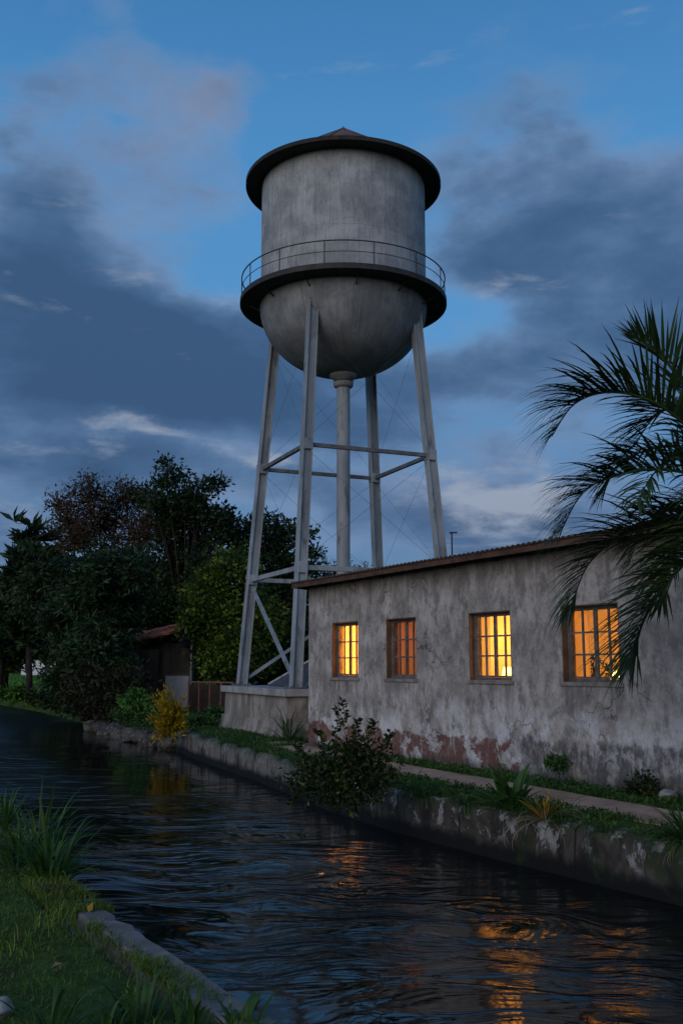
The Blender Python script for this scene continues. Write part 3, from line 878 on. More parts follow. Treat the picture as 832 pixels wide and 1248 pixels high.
def unit(v): return v / (np.linalg.norm(v, axis=1)[:, None] + 1e-9)

for a_ in ROOM_PLANTS: pot_plant(*a_)

def tree(name, label, cat, base, lobes, leaf_mat, bark, n_leaf, leaf_len, leaf_w, seed, trunk_r=0.16, clump=0.42, clumps_per=14, up=0.25, star=0, droop=0.0, group=None, twigs=True, fill=0.35, lean=None, bare=0):
    """lobes: (centre, radius) in world metres. Each lobe gets a limb, clumps of leaves on twigs near its outside."""
    rng = np.random.default_rng(seed)
    rnd = random.Random(seed)
    base = Vector(base)
    t = empty(name, base)
    tag(t, label, cat, group)
    wood = MB()
    cs = [Vector(c) - base for c, r in lobes]
    rs = [r for c, r in lobes]
    cen = sum(cs, Vector()) / len(cs)
    zt = max(c.z for c in cs)
    fork = Vector((cen.x * 0.35, cen.y * 0.35, max(0.25, min(c.z for c in cs) * 0.75)))
    topc = max(cs, key=lambda c: c.z)
    wood.tube([(0, 0, -0.15), (fork.x * 0.3 + rnd.uniform(-.1, .1), fork.y * 0.3, fork.z * 0.5), fork], [trunk_r * 1.25, trunk_r, trunk_r * 0.85], 9)
    tot = sum(r * r for r in rs)
    PP = []; DD = []
    for c, r in zip(cs, rs):
        m = fork.lerp(c, 0.5) + Vector((rnd.uniform(-.2, .2), rnd.uniform(-.2, .2), 0.12 * (c - fork).length)) * min(1, r)
        lk = min(1.0, 0.30 + r / 1.6)
        wood.tube([fork, fork.lerp(m, 0.5) + Vector((0, 0, .05)), m, c], [trunk_r * 0.5 * lk, trunk_r * 0.36 * lk, trunk_r * 0.25 * lk, trunk_r * 0.1 * lk], 6)
        for k in range(bare):
            d = Vector((rnd.gauss(0, 1), rnd.gauss(0, 1), rnd.gauss(0.25, 1))); d.normalize()
            e0 = c + d * r * 0.35; e1 = c + d * r * rnd.uniform(.7, .9) + Vector((rnd.uniform(-.1, .1), rnd.uniform(-.1, .1), .05)); e2 = e1 + (d + Vector((rnd.uniform(-.7, .7), rnd.uniform(-.7, .7), rnd.uniform(-.3, .7)))) * r * 0.35
            wood.tube([c, e0, e1, e2], [0.022, 0.018, 0.012, 0.005], 4, False)
            wood.tube([e1, e1 + (d + Vector((rnd.uniform(-.9, .9), rnd.uniform(-.9, .9), rnd.uniform(-.3, .8)))) * r * 0.3], [0.011, 0.005], 4, False)
        nc = max(5, int(clumps_per * (r / 1.2) ** 1.5))
        nl = max(18, int(n_leaf * r * r / tot / nc))
        for k in range(nc):
            d = Vector((rnd.gauss(0, 1), rnd.gauss(0, 1), rnd.gauss(0, 1))); d.normalize()
            q = c + d * r * (rnd.random() ** fill) * rnd.uniform(0.75, 1.12)
            if q.z + base.z < 0.05: q.z = 0.05 - base.z + rnd.random() * .2
            if twigs:
                mm = c.lerp(q, 0.55) + Vector((rnd.uniform(-.12, .12), rnd.uniform(-.12, .12), rnd.uniform(-.02, .15))) * r
                wood.tube([c, mm, q + (q - mm) * 0.25], [trunk_r * 0.13, trunk_r * 0.08, trunk_r * 0.03], 4, False)
            if star:
                for j in range(star):
                    o = np.array(q) + rng.normal(size=3) * clump * 0.8
                    m_ = max(3, nl // star)
                    dirs = rng.normal(size=(m_, 3)); dirs[:, 2] = np.abs(dirs[:, 2]) * 0.6 + up - droop
                    PP.append(np.repeat(o[None], m_, 0) + rng.normal(size=(m_, 3)) * 0.02); DD.append(unit(dirs))
            else:
                g = rng.normal(size=(nl, 3)) * np.array([clump, clump, clump * 0.7])
                PP.append(np.array(q) + g)
                dirs = rng.normal(size=(nl, 3)) + g * 0.8 / clump + np.array([0, 0, up - droop])
                DD.append(unit(dirs))
    P = np.concatenate(PP); D = np.concatenate(DD)
    keep = P[:, 2] + base.z > -0.35
    P = P[keep]; D = D[keep]
    L = leaf_len * rng.uniform(0.55, 1.25, len(P)); W = leaf_w * rng.uniform(0.6, 1.2, len(P))
    V, F = leaf_mesh(P, D, L, W, 0.22, rng)
    wood.build('trunk', bark, t, True)
    mesh_np('crown', V, F, leaf_mat, t)
    return t

def bank_dist(px): return float(np.interp(px, [0, 60, 100, 130, 180, 235], [53, 45, 36.5, 32, 28, 24.5]))

def lobes_px(lst, dist, depth_j=1.0, seed=1):
    rnd = random.Random(seed)
    out = []
    for px, py, rp in lst:
        dd = max(dist, bank_dist(px) + depth_j) + rnd.uniform(-depth_j, depth_j)
        p = at(px, py, dd)
        out.append((p, rp / 1214.0 * dd))
    return out

def ground_under(px, dist, z=0.0):
    p = at(px, 812, dist); return (p.x, p.y, z)

TG = 'trees and tall shrubs along the far canal bank'
tree('broadleaf_tree', 'slender tree with big star shaped leaf clusters, leftmost against the sky', 'tree', ground_under(38, 51),
     lobes_px([(38, 655, 15), (50, 675, 22), (28, 690, 20), (62, 700, 25), (12, 712, 20), (40, 725, 25), (3, 735, 16), (20, 750, 20), (30, 768, 22), (6, 766, 20), (60, 762, 24)], 51, 0.8, 2),
     M['l_deep'], M['bark'], 3400, 0.80, 0.22, 11, 0.15, 0.32, 9, 0.15, 3, 0.0, TG)
tree('brown_tree', 'open tree with rusty brown leaves and bare twigs above the dark trees', 'tree', ground_under(130, 46),
     lobes_px([(108, 612, 30), (150, 610, 26), (85, 636, 24), (182, 636, 26), (130, 645, 32), (165, 660, 30), (95, 660, 26), (72, 615, 14), (185, 612, 14)], 46, 1.6, 3),
     M['l_brown'], M['twig'], 9500, 0.19, 0.09, 12, 0.2, 0.26, 30, 0.1, 0, 0, TG, bare=36)
tree('tall_dark_tree', 'tallest dark tree with layered side branches rising left of the tower', 'tree', ground_under(222, 43),
     lobes_px([(204, 576, 8), (203, 592, 14), (190, 606, 12), (232, 598, 8), (247, 592, 6), (262, 588, 5), (176, 598, 6), (168, 606, 5), (222, 582, 5), (255, 591, 6), (270, 590, 5), (204, 566, 5), (225, 615, 14), (245, 612, 12), (190, 622, 16), (268, 625, 12), (212, 588, 7), (283, 634, 9), (215, 612, 20), (240, 625, 20), (262, 640, 20), (205, 635, 26), (236, 652, 32), (280, 650, 16), (215, 680, 38), (255, 690, 35), (285, 668, 20), (230, 730, 40), (200, 740, 36)], 43, 1.4, 4),
     M['l_dark'], M['bark'], 16000, 0.24, 0.12, 13, 0.22, 0.2, 28, 0.2, 0, 0, TG)
tree('mango_tree', 'massive dark drooping tree hanging over the water at the left', 'tree', ground_under(112, 37),
     lobes_px([(60, 715, 36), (110, 700, 40), (150, 705, 38), (48, 742, 32), (100, 755, 46), (125, 752, 38), (90, 788, 28), (115, 800, 42), (116, 800, 28), (95, 835, 38), (128, 840, 34)], 36.5, 1.6, 5),
     M['l_deep'], M['bark'], 34000, 0.30, 0.08, 14, 0.3, 0.24, 34, 0.0, 0, 0.4, TG)
tree('undergrowth_shrub', 'dark brownish undergrowth shrub at the water edge below the drooping tree', 'shrub', ground_under(120, 33.5),
     lobes_px([(92, 850, 14), (105, 856, 20), (130, 858, 26), (160, 865, 20), (180, 872, 10), (115, 835, 26), (150, 838, 26)], 33.5, 0.6, 6),
     M['l_under'], M['bark'], 6500, 0.20, 0.09, 15, 0.06, 0.28, 16, 0.1, 0, 0, TG)
tree('bright_tree', 'mid green bushy tree between the red tiled shed and the tower leg', 'tree', ground_under(275, 39),
     lobes_px([(262, 695, 24), (290, 705, 30), (248, 715, 22), (265, 735, 34), (305, 735, 32), (240, 755, 22), (290, 775, 40), (262, 790, 26), (315, 790, 36), (236, 740, 12), (275, 815, 28), (325, 760, 30)], 38.5, 1.2, 7),
     M['l_mid'], M['bark'], 19000, 0.20, 0.105, 16, 0.16, 0.22, 30, 0.2, 0, 0, TG)
tree('back_tree', 'dark rounded tree seen between the two left tower legs', 'tree', ground_under(340, 45),
     lobes_px([(318, 640, 18), (345, 650, 22), (368, 652, 14), (330, 668, 26), (372, 680, 18), (355, 690, 30), (335, 720, 36), (372, 730, 32), (350, 770, 40), (385, 790, 30), (330, 800, 30), (300, 655, 18)], 45, 1.2, 8),
     M['l_dark'], M['bark'], 13000, 0.25, 0.14, 17, 0.2, 0.22, 28, 0.2, 0, 0, TG)
tree('twiggy_tree', 'thin pinkish twiggy treetop just above the house roof', 'tree', ground_under(420, 48),
     lobes_px([(395, 700, 20), (425, 698, 16), (445, 700, 14), (410, 715, 24), (440, 720, 22), (420, 745, 30)], 48, 0.8, 9),
     M['l_pink'], M['twig'], 2600, 0.15, 0.08, 18, 0.12, 0.26, 26, 0.2, 0, 0, TG, bare=22)
for i, (px, lob, d, lab, mk) in enumerate((
        (2, [(0, 735, 26), (15, 760, 26), (-25, 740, 36), (-10, 775, 30)], 62, 'dark round tree at the left edge behind the grassy bank', 'l_dark'),
        (8, [(5, 780, 18), (14, 795, 16), (-12, 790, 20), (0, 800, 16), (22, 800, 10)], 64, 'yellow green shrubby tree at the left edge above the lawn', 'l_mid'),
        (75, [(60, 775, 36), (90, 770, 40), (75, 740, 40), (120, 780, 40), (20, 780, 40)], 128, 'dim tree in the distance above the white house', 'l_dark'))):
    tree('bank_tree', lab, 'tree', ground_under(px, d, 0.3), lobes_px(lob, d, 1.0, 20 + i), M[mk], M['bark'], 4200, 0.42, 0.22, 40 + i, 0.18, 0.5, 14, 0.2, 0, 0, TG)

for i, (px, lob, d, lab) in enumerate((
        (120, [(70, 770, 34), (105, 760, 36), (140, 765, 36), (90, 800, 28), (130, 805, 34), (115, 730, 34), (160, 735, 34)], 57, 'black tree deep in shade behind the massive drooping tree'),
        (210, [(175, 760, 36), (210, 750, 36), (245, 755, 36), (180, 800, 36), (220, 800, 36), (255, 800, 36), (200, 715, 32), (240, 715, 32)], 58, 'black tree deep in shade behind the red tiled shed'),
        (320, [(285, 760, 36), (320, 760, 36), (355, 770, 36), (300, 805, 34), (340, 810, 34), (385, 800, 30)], 60, 'black tree deep in shade behind the tower plinth'))):
    tree('shade_tree', lab, 'tree', ground_under(px, d), lobes_px(lob, d, 1.0, 220 + i), M['l_dark'], M['bark'], 5200, 0.55, 0.36, 240 + i, 0.2, 0.5, 16, 0.2, 0, 0, TG)

# far wood as one mass, closes the horizon
def far_wood():
    rng = np.random.default_rng(77)
    P = []
    for y in np.arange(-60, 330, 4.0):
        for x in (60 + rng.uniform(-6, 6), 75 + rng.uniform(-6, 6)):
            P.append(rng.normal(size=(110, 3)) * np.array([3, 3, 2.2]) + np.array([x, y, 4.5 + rng.uniform(-1.5, 2.0)]))
    for x in np.arange(-120, 60, 4.0):
        for y in (230 + rng.uniform(-6, 6),):
            P.append(rng.normal(size=(110, 3)) * np.array([3, 3, 2.2]) + np.array([x, y, 4.5 + rng.uniform(-1.5, 2.0)]))
    P = np.concatenate(P)
    P[:, 2] = np.minimum(np.abs(P[:, 2]), 6.0 + 0.3 * rng.normal(size=len(P)))
    D = unit(rng.normal(size=P.shape) + np.array([0, 0, .3]))
    V, F = leaf_mesh(P, D, rng.uniform(0.7, 1.3, len(P)), rng.uniform(0.5, 0.9, len(P)), 0.2, rng)
    o = mesh_np('distant_woodland', V, F, M['l_dark'])
    tag(o, 'far dark line of woodland closing the horizon', 'woodland', kind='stuff')
far_wood()

# low leafy plants along the far grassy bank
for i, (px, py, d, w) in enumerate(((6, 845, 55, 16), (30, 848, 52, 16), (52, 852, 49, 14), (70, 858, 45, 14))):
    lab = ('leafy green bank plant at the left picture edge above the bright water', 'leafy bank plant second from the left picture edge', 'leafy bank plant third from the left picture edge', 'leafy bank plant beside the dark undergrowth shrub')[i]
    tree('bank_plant', lab, 'plant', ground_under(px, d, 0.05), lobes_px([(px - 10, py, w * .4), (px, py - 2, w * .4), (px + 10, py + 2, w * .4)], d, .4, 60 + i),
         M['l_bright'] if i < 2 else M['l_shrub'], M['bark'], 900, 0.24, 0.14, 70 + i, 0.02, 0.12, 10, 0.3, 0, 0, 'leafy plants on the far grassy bank')

# shrub with tall sprigs on the canal wall in front of the house
bb = atz(425, 975, 0.0)
def shrub_lobes(lst, c, d):
    return [(at(px, py, d), rp / 1214 * d) for px, py, rp in lst]
bd = math.hypot(bb.x, bb.y) - 0.35
tree('leafy_shrub', 'dense dark shrub with tall sprigs overhanging the canal wall before the house', 'shrub', (bb.x + 0.1, bb.y, 0.0),
     [(at(px, py, bd + dd), 0.78 * rp / 1214 * bd) for px, py, rp, dd in
      ((398, 938, 20, 0), (428, 932, 20, .1), (455, 942, 16, .2), (378, 948, 14, -.1), (412, 955, 22, -.2), (442, 956, 17, -.1), (412, 908, 10, .1), (447, 912, 11, .2), (428, 915, 12, .1), (388, 962, 12, -.3), (415, 970, 11, -.35), (466, 928, 8, .3), (362, 950, 8, -.1))],
     M['l_shrub'], M['bark'], 3600, 0.075, 0.04, 81, 0.016, 0.10, 34, 0.2, 0, 0.1, None, True, 0.5)
sh = bpy.data.objects['leafy_shrub']
def sprig(parent, pts, n, L, seed, mat):
    rng = np.random.default_rng(seed)
    base = parent.location
    P = [Vector(p) - base for p in pts]
    mb = MB(); mb.tube(P, [0.006] + [0.004] * (len(P) - 2) + [0.002], 5)
    s = mb.build('sprig', M['twig'], parent)
    PP = []; DD = []
    for i in range(n):
        t = (0.3 + 0.7 * i / n) * (len(P) - 1)
        k = min(int(t), len(P) - 2)
        q = P[k].lerp(P[k + 1], t - k)
        for _ in range(2):
            PP.append(np.array(q)); d = rng.normal(size=3); d[2] = abs(d[2]) * .3; DD.append(d)
    V, F = leaf_mesh(np.array(PP), unit(np.array(DD)), L * rng.uniform(.6, 1.2, len(PP)), L * 0.55 * rng.uniform(.7, 1.2, len(PP)), 0.2, rng)
    mesh_np('leaves', V, F, mat, s)
for i, pts in enumerate(([(425, 910), (418, 885), (420, 868), (415, 852)], [(440, 915), (450, 900), (452, 888), (458, 877)], [(410, 915), (408, 895), (413, 878), (412, 862)], [(455, 930), (465, 912), (472, 902), (475, 892)], [(385, 940), (372, 925), (366, 914), (362, 908)], [(430, 912), (434, 898), (433, 884), (437, 876)], [(400, 925), (392, 908), (390, 896), (385, 888)], [(460, 945), (474, 940), (480, 948), (484, 956)], [(380, 955), (366, 962), (358, 972), (354, 980)])):
    sprig(sh, [at(a, b, bd + 0.1) for a, b in pts], 16, 0.085, 90 + i, M['l_shrub'])

# yellow broom-like shrub at the bank edge
def yellow_shrub():
    rng = np.random.default_rng(31)
    rnd = random.Random(31)
    b = Vector((9.05, 22.75, -0.12))
    t = empty('yellow_shrub', b)
    tag(t, 'golden yellow feathery shrub leaning over the canal edge left of the plinth', 'shrub')
    wood = MB(); PP = []; DD = []
    for k in range(120):
        az = rnd.uniform(0, 2 * math.pi); el = rnd.uniform(-0.55, 1.5)
        ln = rnd.uniform(0.45, 1.0) * (0.72 + 0.35 * math.sin(max(el, 0)))
        d = Vector((math.cos(az) * math.cos(el) * 0.72 - 0.15, math.sin(az) * math.cos(el) * 0.72, math.sin(el) * 1.05 + 0.08))
        p0 = Vector((0, 0, 0.15 + 0.2 * rnd.random())); p2 = p0 + d * ln * 0.95 + Vector((0, 0, -0.1 * ln)); p1 = p0.lerp(p2, 0.5) + Vector((0, 0, 0.1 * ln))
        wood.tube([p0, p1, p2], [0.008, 0.005, 0.002], 4, False)
        for j in range(26):
            s = 0.18 + 0.85 * j / 26
            q = p0.lerp(p1, s * 2) if s < .5 else p1.lerp(p2, (s - .5) * 2)
            PP.append(np.array(q) + rng.normal(size=3) * 0.025); DD.append(np.array(d) * 1.3 + rng.normal(size=3) * .55)
    P = np.array(PP); D = unit(np.array(DD))
    V, F = leaf_mesh(P, D, rng.uniform(.07, .17, len(P)), rng.uniform(.018, .036, len(P)), 0.15, rng)
    wood.build('stem', M['twig'], t, False)
    mesh_np('leaves', V, F, M['l_yellow'], t)
    wood = None
    mb = MB(); mb.tube([(0, 0, -0.1), (0, 0, 0.3)], [0.03, 0.02], 6); mb.build('root_stock', M['bark'], t)
yellow_shrub()

pl = ground_under(163, 30.0)
tree('light_shrub', 'fresh light green leafy shrub left of the yellow shrub', 'shrub', pl,
     lobes_px([(158, 852, 9), (172, 852, 10), (165, 846, 8), (180, 862, 9), (150, 860, 8), (170, 866, 12)], 30, .3, 33), M['l_bright'], M['bark'], 520, 0.14, 0.075, 34, 0.015, 0.07, 12, 0.3)
for i, (px, py, d) in enumerate(((150, 886, 28.6), (182, 888, 26.6), (245, 880, 26.5), (262, 872, 28))):
    lab = ('low creeping plant spilling over the rocky bank at the left', 'low creeping plant on the bank close left of the yellow shrub', 'low green plant just right of the yellow shrub', 'low green plant in front of the rusty fence')[i]
    tree('creeping_plant', lab, 'plant', ground_under(px, d, 0.02), lobes_px([(px - 9, py, 4), (px, py - 2, 5), (px + 9, py + 1, 4)], d, .2, 100 + i),
         M['grassbank'], M['bark'], 700, 0.11, 0.055, 110 + i, 0.01, 0.08, 12, 0.3, 0, 0, 'low plants on the bank near the yellow shrub')

# ------------------------------------------------------------------ strap leaved tufts
def strap_leaves(n, length, width, spread, droop, seed, seg=6, az=None, el=(0.5, 1.4), r0=0.03, taper=1.0):
    rng = np.random.default_rng(seed)
    V = []; F = []
    for i in range(n):
        a = rng.uniform(0, 2 * np.pi) if az is None else rng.uniform(*az)
        e = rng.uniform(*el)
        L = length * rng.uniform(.55, 1.15); W = width * rng.uniform(.7, 1.2)
        p = np.array([math.cos(a), math.sin(a), 0]) * r0 * rng.uniform(0, 1)
        side = np.array([-math.sin(a), math.cos(a), 0])
        tw = rng.uniform(-.5, .5)
        dr = droop * rng.uniform(.6, 1.4)
        base = len(V)
        for k in range(seg + 1):
            s = k / seg
            ee = e - dr * s * s * 1.6
            d = np.array([math.cos(a + tw * s * .5) * math.cos(ee), math.sin(a + tw * s * .5) * math.cos(ee), math.sin(ee)])
            w = W * (0.55 + 0.9 * s if s < .4 else (1.0 - ((s - .4) / .6) ** 1.6 * taper) * 0.91) + 0.0008
            nrm = np.cross(side, d)
            V += [p + side * w / 2 + nrm * w * 0.14, p - nrm * w * 0.06, p - side * w / 2 + nrm * w * 0.14]
            p = p + d * L / seg
        for k in range(seg):
            b = base + 3 * k
            F += [(b, b + 1, b + 4, b + 3), (b + 1, b + 2, b + 5, b + 4)]
    return np.array(V), np.array(F)

def tuft(name, label, cat, loc, mat, n, length, width, spread, droop, seed, el=(0.5, 1.4), extra=None, group=None, r0=0.03, az=None):
    V, F = strap_leaves(n, length, width, spread, droop, seed, el=el, r0=r0, az=az)
    if extra is None:
        o = mesh_np(name, V, F, mat, None, True)
        o.location = loc
        tag(o, label, cat, group)
        return o
    t = empty(name, loc); tag(t, label, cat, group)
    mesh_np('leaves', V, F, mat, t, True)
    for (nm, m2, kw) in extra:
        V, F = strap_leaves(**kw)
        mesh_np(nm, V, F, m2, t, True)
    return t

p = atz(360, 905, 0.0)
tuft('strap_plant', 'clump of dark arching strap leaves at the far corner of the house', 'plant', (p.x - 0.15, p.y, 0.0), M['l_strap'], 46, 0.85, 0.035, 1, 0.9, 201, (0.55, 1.5),
     [('seed_stalk', M['twig'], dict(n=9, length=1.0, width=0.012, spread=1, droop=0.5, seed=202, el=(0.7, 1.5)))], r0=0.12)
p = atz(352, 945, 0.0)
tuft('fern', 'dark spreading fern leaves over the canal wall left of the dense shrub', 'plant', (xr(p.y) + 0.12, p.y, 0.0), M['l_strap'], 40, 0.85, 0.032, 1, 1.0, 203, (-0.1, 0.9), r0=0.12)
p = atz(592, 990, 0.02)
tuft('broadleaf_plant', 'low rosette of broad dark green leaves on the canal wall', 'plant', (xr(p.y) + 0.22, p.y + 0.1, 0.0), M['l_strap'], 36, 0.58, 0.11, 1, 0.7, 204, (0.25, 1.45), r0=0.1)
p = atz(625, 1000, 0.02)
tuft('bromeliad', 'withered bromeliad with orange heart and hanging straw leaves on the canal wall', 'plant', (xr(p.y) + 0.08, p.y, 0.0), M['l_straw'], 60, 0.62, 0.024, 1, 1.9, 205, (-0.4, 0.6),
     [('heart_leaf', M['l_orange'], dict(n=16, length=0.34, width=0.05, spread=1, droop=0.4, seed=206, el=(0.6, 1.4))), ('green_leaf', M['l_strap'], dict(n=14, length=0.42, width=0.034, spread=1, droop=1.0, seed=207, el=(0.3, 1.1)))], r0=0.05)
p = atz(760, 1040, 0.02)
tuft('spiky_tuft', 'spiky grass tuft with drooping dry ends on the canal wall at right', 'plant', (xr(p.y) + 0.2, p.y + 0.1, 0.0), M['l_strap'], 110, 0.62, 0.024, 1, 1.1, 208, (0.1, 1.4),
     [('lime_leaf', M['l_lime'], dict(n=16, length=0.48, width=0.02, spread=1, droop=1.6, seed=209, el=(0.0, 0.9))), ('dry_leaf', M['l_straw'], dict(n=14, length=0.42, width=0.012, spread=1, droop=1.9, seed=210, el=(-0.2, 0.6)))], r0=0.06)
p = atz(680, 960, 0.0)
tree('wall_sapling', 'small leafy sapling growing at the foot of the house wall', 'plant', (9.72, 10.35, 0.0),
     [(Vector((9.72, 10.35, 0.34)), 0.09), (Vector((9.70, 10.28, 0.26)), 0.07), (Vector((9.72, 10.45, 0.27)), 0.07)], M['grassbank'], M['bark'], 240, 0.07, 0.045, 220, 0.008, 0.05, 14, 0.3)
tree('wall_weed', 'dark round weed beside the pale stone at the house wall', 'plant', (9.62, 8.75, 0.0),
     [(Vector((9.62, 8.75, 0.16)), 0.13), (Vector((9.6, 8.88, 0.12)), 0.1), (Vector((9.6, 8.62, 0.11)), 0.09)], M['l_shrub'], M['bark'], 420, 0.06, 0.04, 221, 0.008, 0.05, 24, 0.3)

rnd_t = random.Random(77)
for i, y_ in enumerate([6.1, 7.0, 7.7, 8.6, 9.3, 10.1, 10.7, 11.3, 13.4, 14.1, 14.9, 15.8, 16.9, 18.2, 19.5, 20.7]):
    tuft('wall_tuft', 'small green grass tuft hanging over the edge of the canal wall', 'grass tuft', (xr(y_) + rnd_t.uniform(0.02, 0.10), y_ + rnd_t.uniform(-.2, .2), 0.0), M['grassbank'], rnd_t.randint(34, 70), rnd_t.uniform(0.26, 0.50), 0.015, 1, rnd_t.uniform(1.2, 1.8), 600 + i, (0.0, 1.2), None, 'small tufts along the canal wall edge', 0.09)

# ------------------------------------------------------------------ grass
def blades(pts, h, w, seed, lean=0.5):
    rng = np.random.default_rng(seed)
    n = len(pts)
    H = h * rng.uniform(.45, 1.3, n)
    W = w * rng.uniform(.7, 1.3, n)
    a = rng.uniform(0, 2 * np.pi, n)
    side = np.stack([np.cos(a), np.sin(a), np.zeros(n)], 1)
    b = rng.uniform(0, 2 * np.pi, n)
    ln = lean * rng.uniform(.1, 1.2, n)
    out = np.stack([np.cos(b), np.sin(b), np.zeros(n)], 1)
    up = np.array([0, 0, 1.0])
    m1 = pts + up * (H * .5)[:, None] + out * (H * ln * .22)[:, None]
    m2 = pts + up * (H * (0.92 - 0.25 * ln))[:, None] + out * (H * ln * .8)[:, None]
    s = side * (W / 2)[:, None]
    V = np.stack([pts - s, pts + s, m1 + s * .8, m1 - s * .8, m2 + s * .12, m2 - s * .12], 1).reshape(-1, 3)
    i = np.arange(n)[:, None] * 6
    F = np.concatenate([i + np.array([0, 1, 2, 3]), i + np.array([3, 2, 4, 5])], 0)
    return V, F

def clumpy(n, xf, yr, seed, zf, thresh=None, k=1.0):
    rng = np.random.default_rng(seed)
    from mathutils import noise
    P = []
    while len(P) < n:
        y = rng.uniform(*yr); a, b = xf(y)
        if b <= a: continue
        x = rng.uniform(a, b)
        if thresh is not None and noise.noise(Vector((x * k, y * k, seed))) < thresh + rng.uniform(-.25, .25): continue
        P.append((x, y, zf(x, y)))
    return np.array(P)

# left bank, near the camera
P = clumpy(80000, lambda y: (max(-4.0, xl(y) - 0.62 * y - 1.2), xl(y) - (0.21 if y < 7.6 else 0.05)), (3.2, 12.5), 301, lambda x, y: BANK_L - 0.02)
V1, F1 = blades(P, 0.055, 0.0055, 302, 1.3)
P = clumpy(7000, lambda y: (max(-4.0, xl(y) - 0.62 * y - 1.2), xl(y) - 0.2), (3.2, 14), 303, lambda x, y: BANK_L - 0.02, 0.12, 0.9)
V2, F2 = blades(P, 0.13, 0.008, 304, 1.0)
P = clumpy(9000, lambda y: (xl(y) - 3.0, xl(y) + 0.15), (11, 30), 305, lambda x, y: BANK_L - 0.02)
V3, F3 = blades(P, 0.10, 0.012, 306, 0.9)
P = np.concatenate([clumpy(2200, lambda y: (xl(y) - 0.24, xl(y) - 0.06), (3.2, 6.0), 307, lambda x, y: BANK_L, -0.2, 2.5),
    clumpy(500, lambda y: (xl(y) - 0.24, xl(y) - 0.14), (5.8, 7.6), 308, lambda x, y: BANK_L, 0.0, 2.5),
    clumpy(3200, lambda y: (xl(y) - 0.3, xl(y) + 0.08), (7.4, 9.2), 309, lambda x, y: BANK_L, -0.3, 2.5)])
V4, F4 = blades(P, 0.085, 0.007, 310, 1.3)
V = np.concatenate([V1, V2, V3, V4]); F = np.concatenate([F1, F2 + len(V1), F3 + len(V1) + len(V2), F4 + len(V1) + len(V2) + len(V3)])
tag(mesh_np('grass', V, F, M['grass']), 'short dark grass on the near left bank', 'grass', kind='stuff')

# right bank strips either side of the path
def path_x(y): return float(np.interp(y, [-4, 6, 8.2, 10.6, 13, 15.5, 17.4, 19], [8.45, 8.45, 8.62, 8.82, 8.98, 9.2, 9.5, 9.95]))
P1 = clumpy(15000, lambda y: (xr(y) + 0.1, path_x(y) - 0.40), (2.5, 20), 311, lambda x, y: 0.0, -0.12, 1.6)
P2 = clumpy(12000, lambda y: (path_x(y) + 0.42, HX - 0.02), (2.5, 17.6), 312, lambda x, y: 0.0, -0.2, 1.2)
P3 = clumpy(9000, lambda y: (xr(y) + 0.25, min(xr(y) + 2.6, 10.6 if y < 24 else 99)), (17.8, 31), 313, lambda x, y: 0.0, -0.05, 0.9)
Va, Fa = blades(np.concatenate([P1, P2]), 0.075, 0.013, 314, 1.3)
Vb, Fb = blades(P3, 0.12, 0.03, 315, 1.2)
rng = np.random.default_rng(316)
Q = np.concatenate([P1, P2])[rng.permutation(len(P1) + len(P2))[:9000]]
Q = Q + np.stack([np.zeros(len(Q)), np.zeros(len(Q)), rng.uniform(.01, .07, len(Q))], 1)
Vc, Fc = leaf_mesh(Q, unit(rng.normal(size=Q.shape) + np.array([0, 0, .5])), rng.uniform(.03, .07, len(Q)), rng.uniform(.02, .045, len(Q)), .2, rng)
V = np.concatenate([Va, Vb, Vc]); F = np.concatenate([Fa, Fb + len(Va), Fc + len(Va) + len(Vb)])
tag(mesh_np('weeds', V, F, M['grassbank']), 'low weeds and grass beside the path and along the wall foot', 'weeds', kind='stuff')

P = clumpy(16000, lambda y: (xr(y) + 0.3, xr(y) + 9 + (y - 44) * 0.12), (44, 125), 321, lambda x, y: 0.16 * min(max(x - xr(y) - 0.5, 0), 8) * 0.35 if y > 45 else 0.0)
V, F = blades(P, 0.3, 0.12, 322, .8)
tag(mesh_np('lawn', V, F, M['lawn']), 'bright green grassy bank in the distance at left', 'lawn', kind='stuff')

# long leaved clumps of the left bank
LG = 'long leaved grass clumps on the near left bank'
clumps = [(25, 1045, 0.55, 60, 'tall grass clump at the left picture edge above the lawn'), (48, 1035, 0.75, 34, 'tall blade clump with two bright upright blades by the water'),
          (85, 1050, 0.6, 60, 'dark grass clump leaning over the water on the left bank'), (115, 1058, 0.5, 44, 'rightmost dark grass clump drooping toward the water'),
          (5, 1000, 0.55, 50, 'farthest grass clump on the left bank at the picture edge'), (60, 1062, 0.45, 44, 'short grass clump in front of the tall blades')]
for i, (px, py, ln, n, lab) in enumerate(clumps):
    p = atz(px, py + 8, BANK_L)
    ex = [('bright_blade', M['l_lime'], dict(n=3, length=ln * 1.15, width=0.03, spread=1, droop=0.25, seed=350 + i, el=(1.1, 1.45)))] if i in (1, 2) else None
    tuft('grass_clump', lab, 'grass clump', (min(p.x, xl(p.y) - 0.05), p.y, BANK_L - 0.02), M['l_strap'], n, ln, 0.029, 1, 0.8, 330 + i, (0.45, 1.5), ex, LG, 0.16)
fore = [(170, 1236, 0.42, 16, 'broad bladed plant in the foreground near the bottom of the picture'), (235, 1238, 0.34, 20, 'leafy foreground tuft nearest the kerb end'),
        (290, 1243, 0.28, 20, 'foreground tuft at the bottom by the dark water'), (60, 1248, 0.42, 14, 'broad bladed plant at the bottom left corner'), (130, 1246, 0.3, 16, 'small foreground tuft between the two broad bladed plants')]
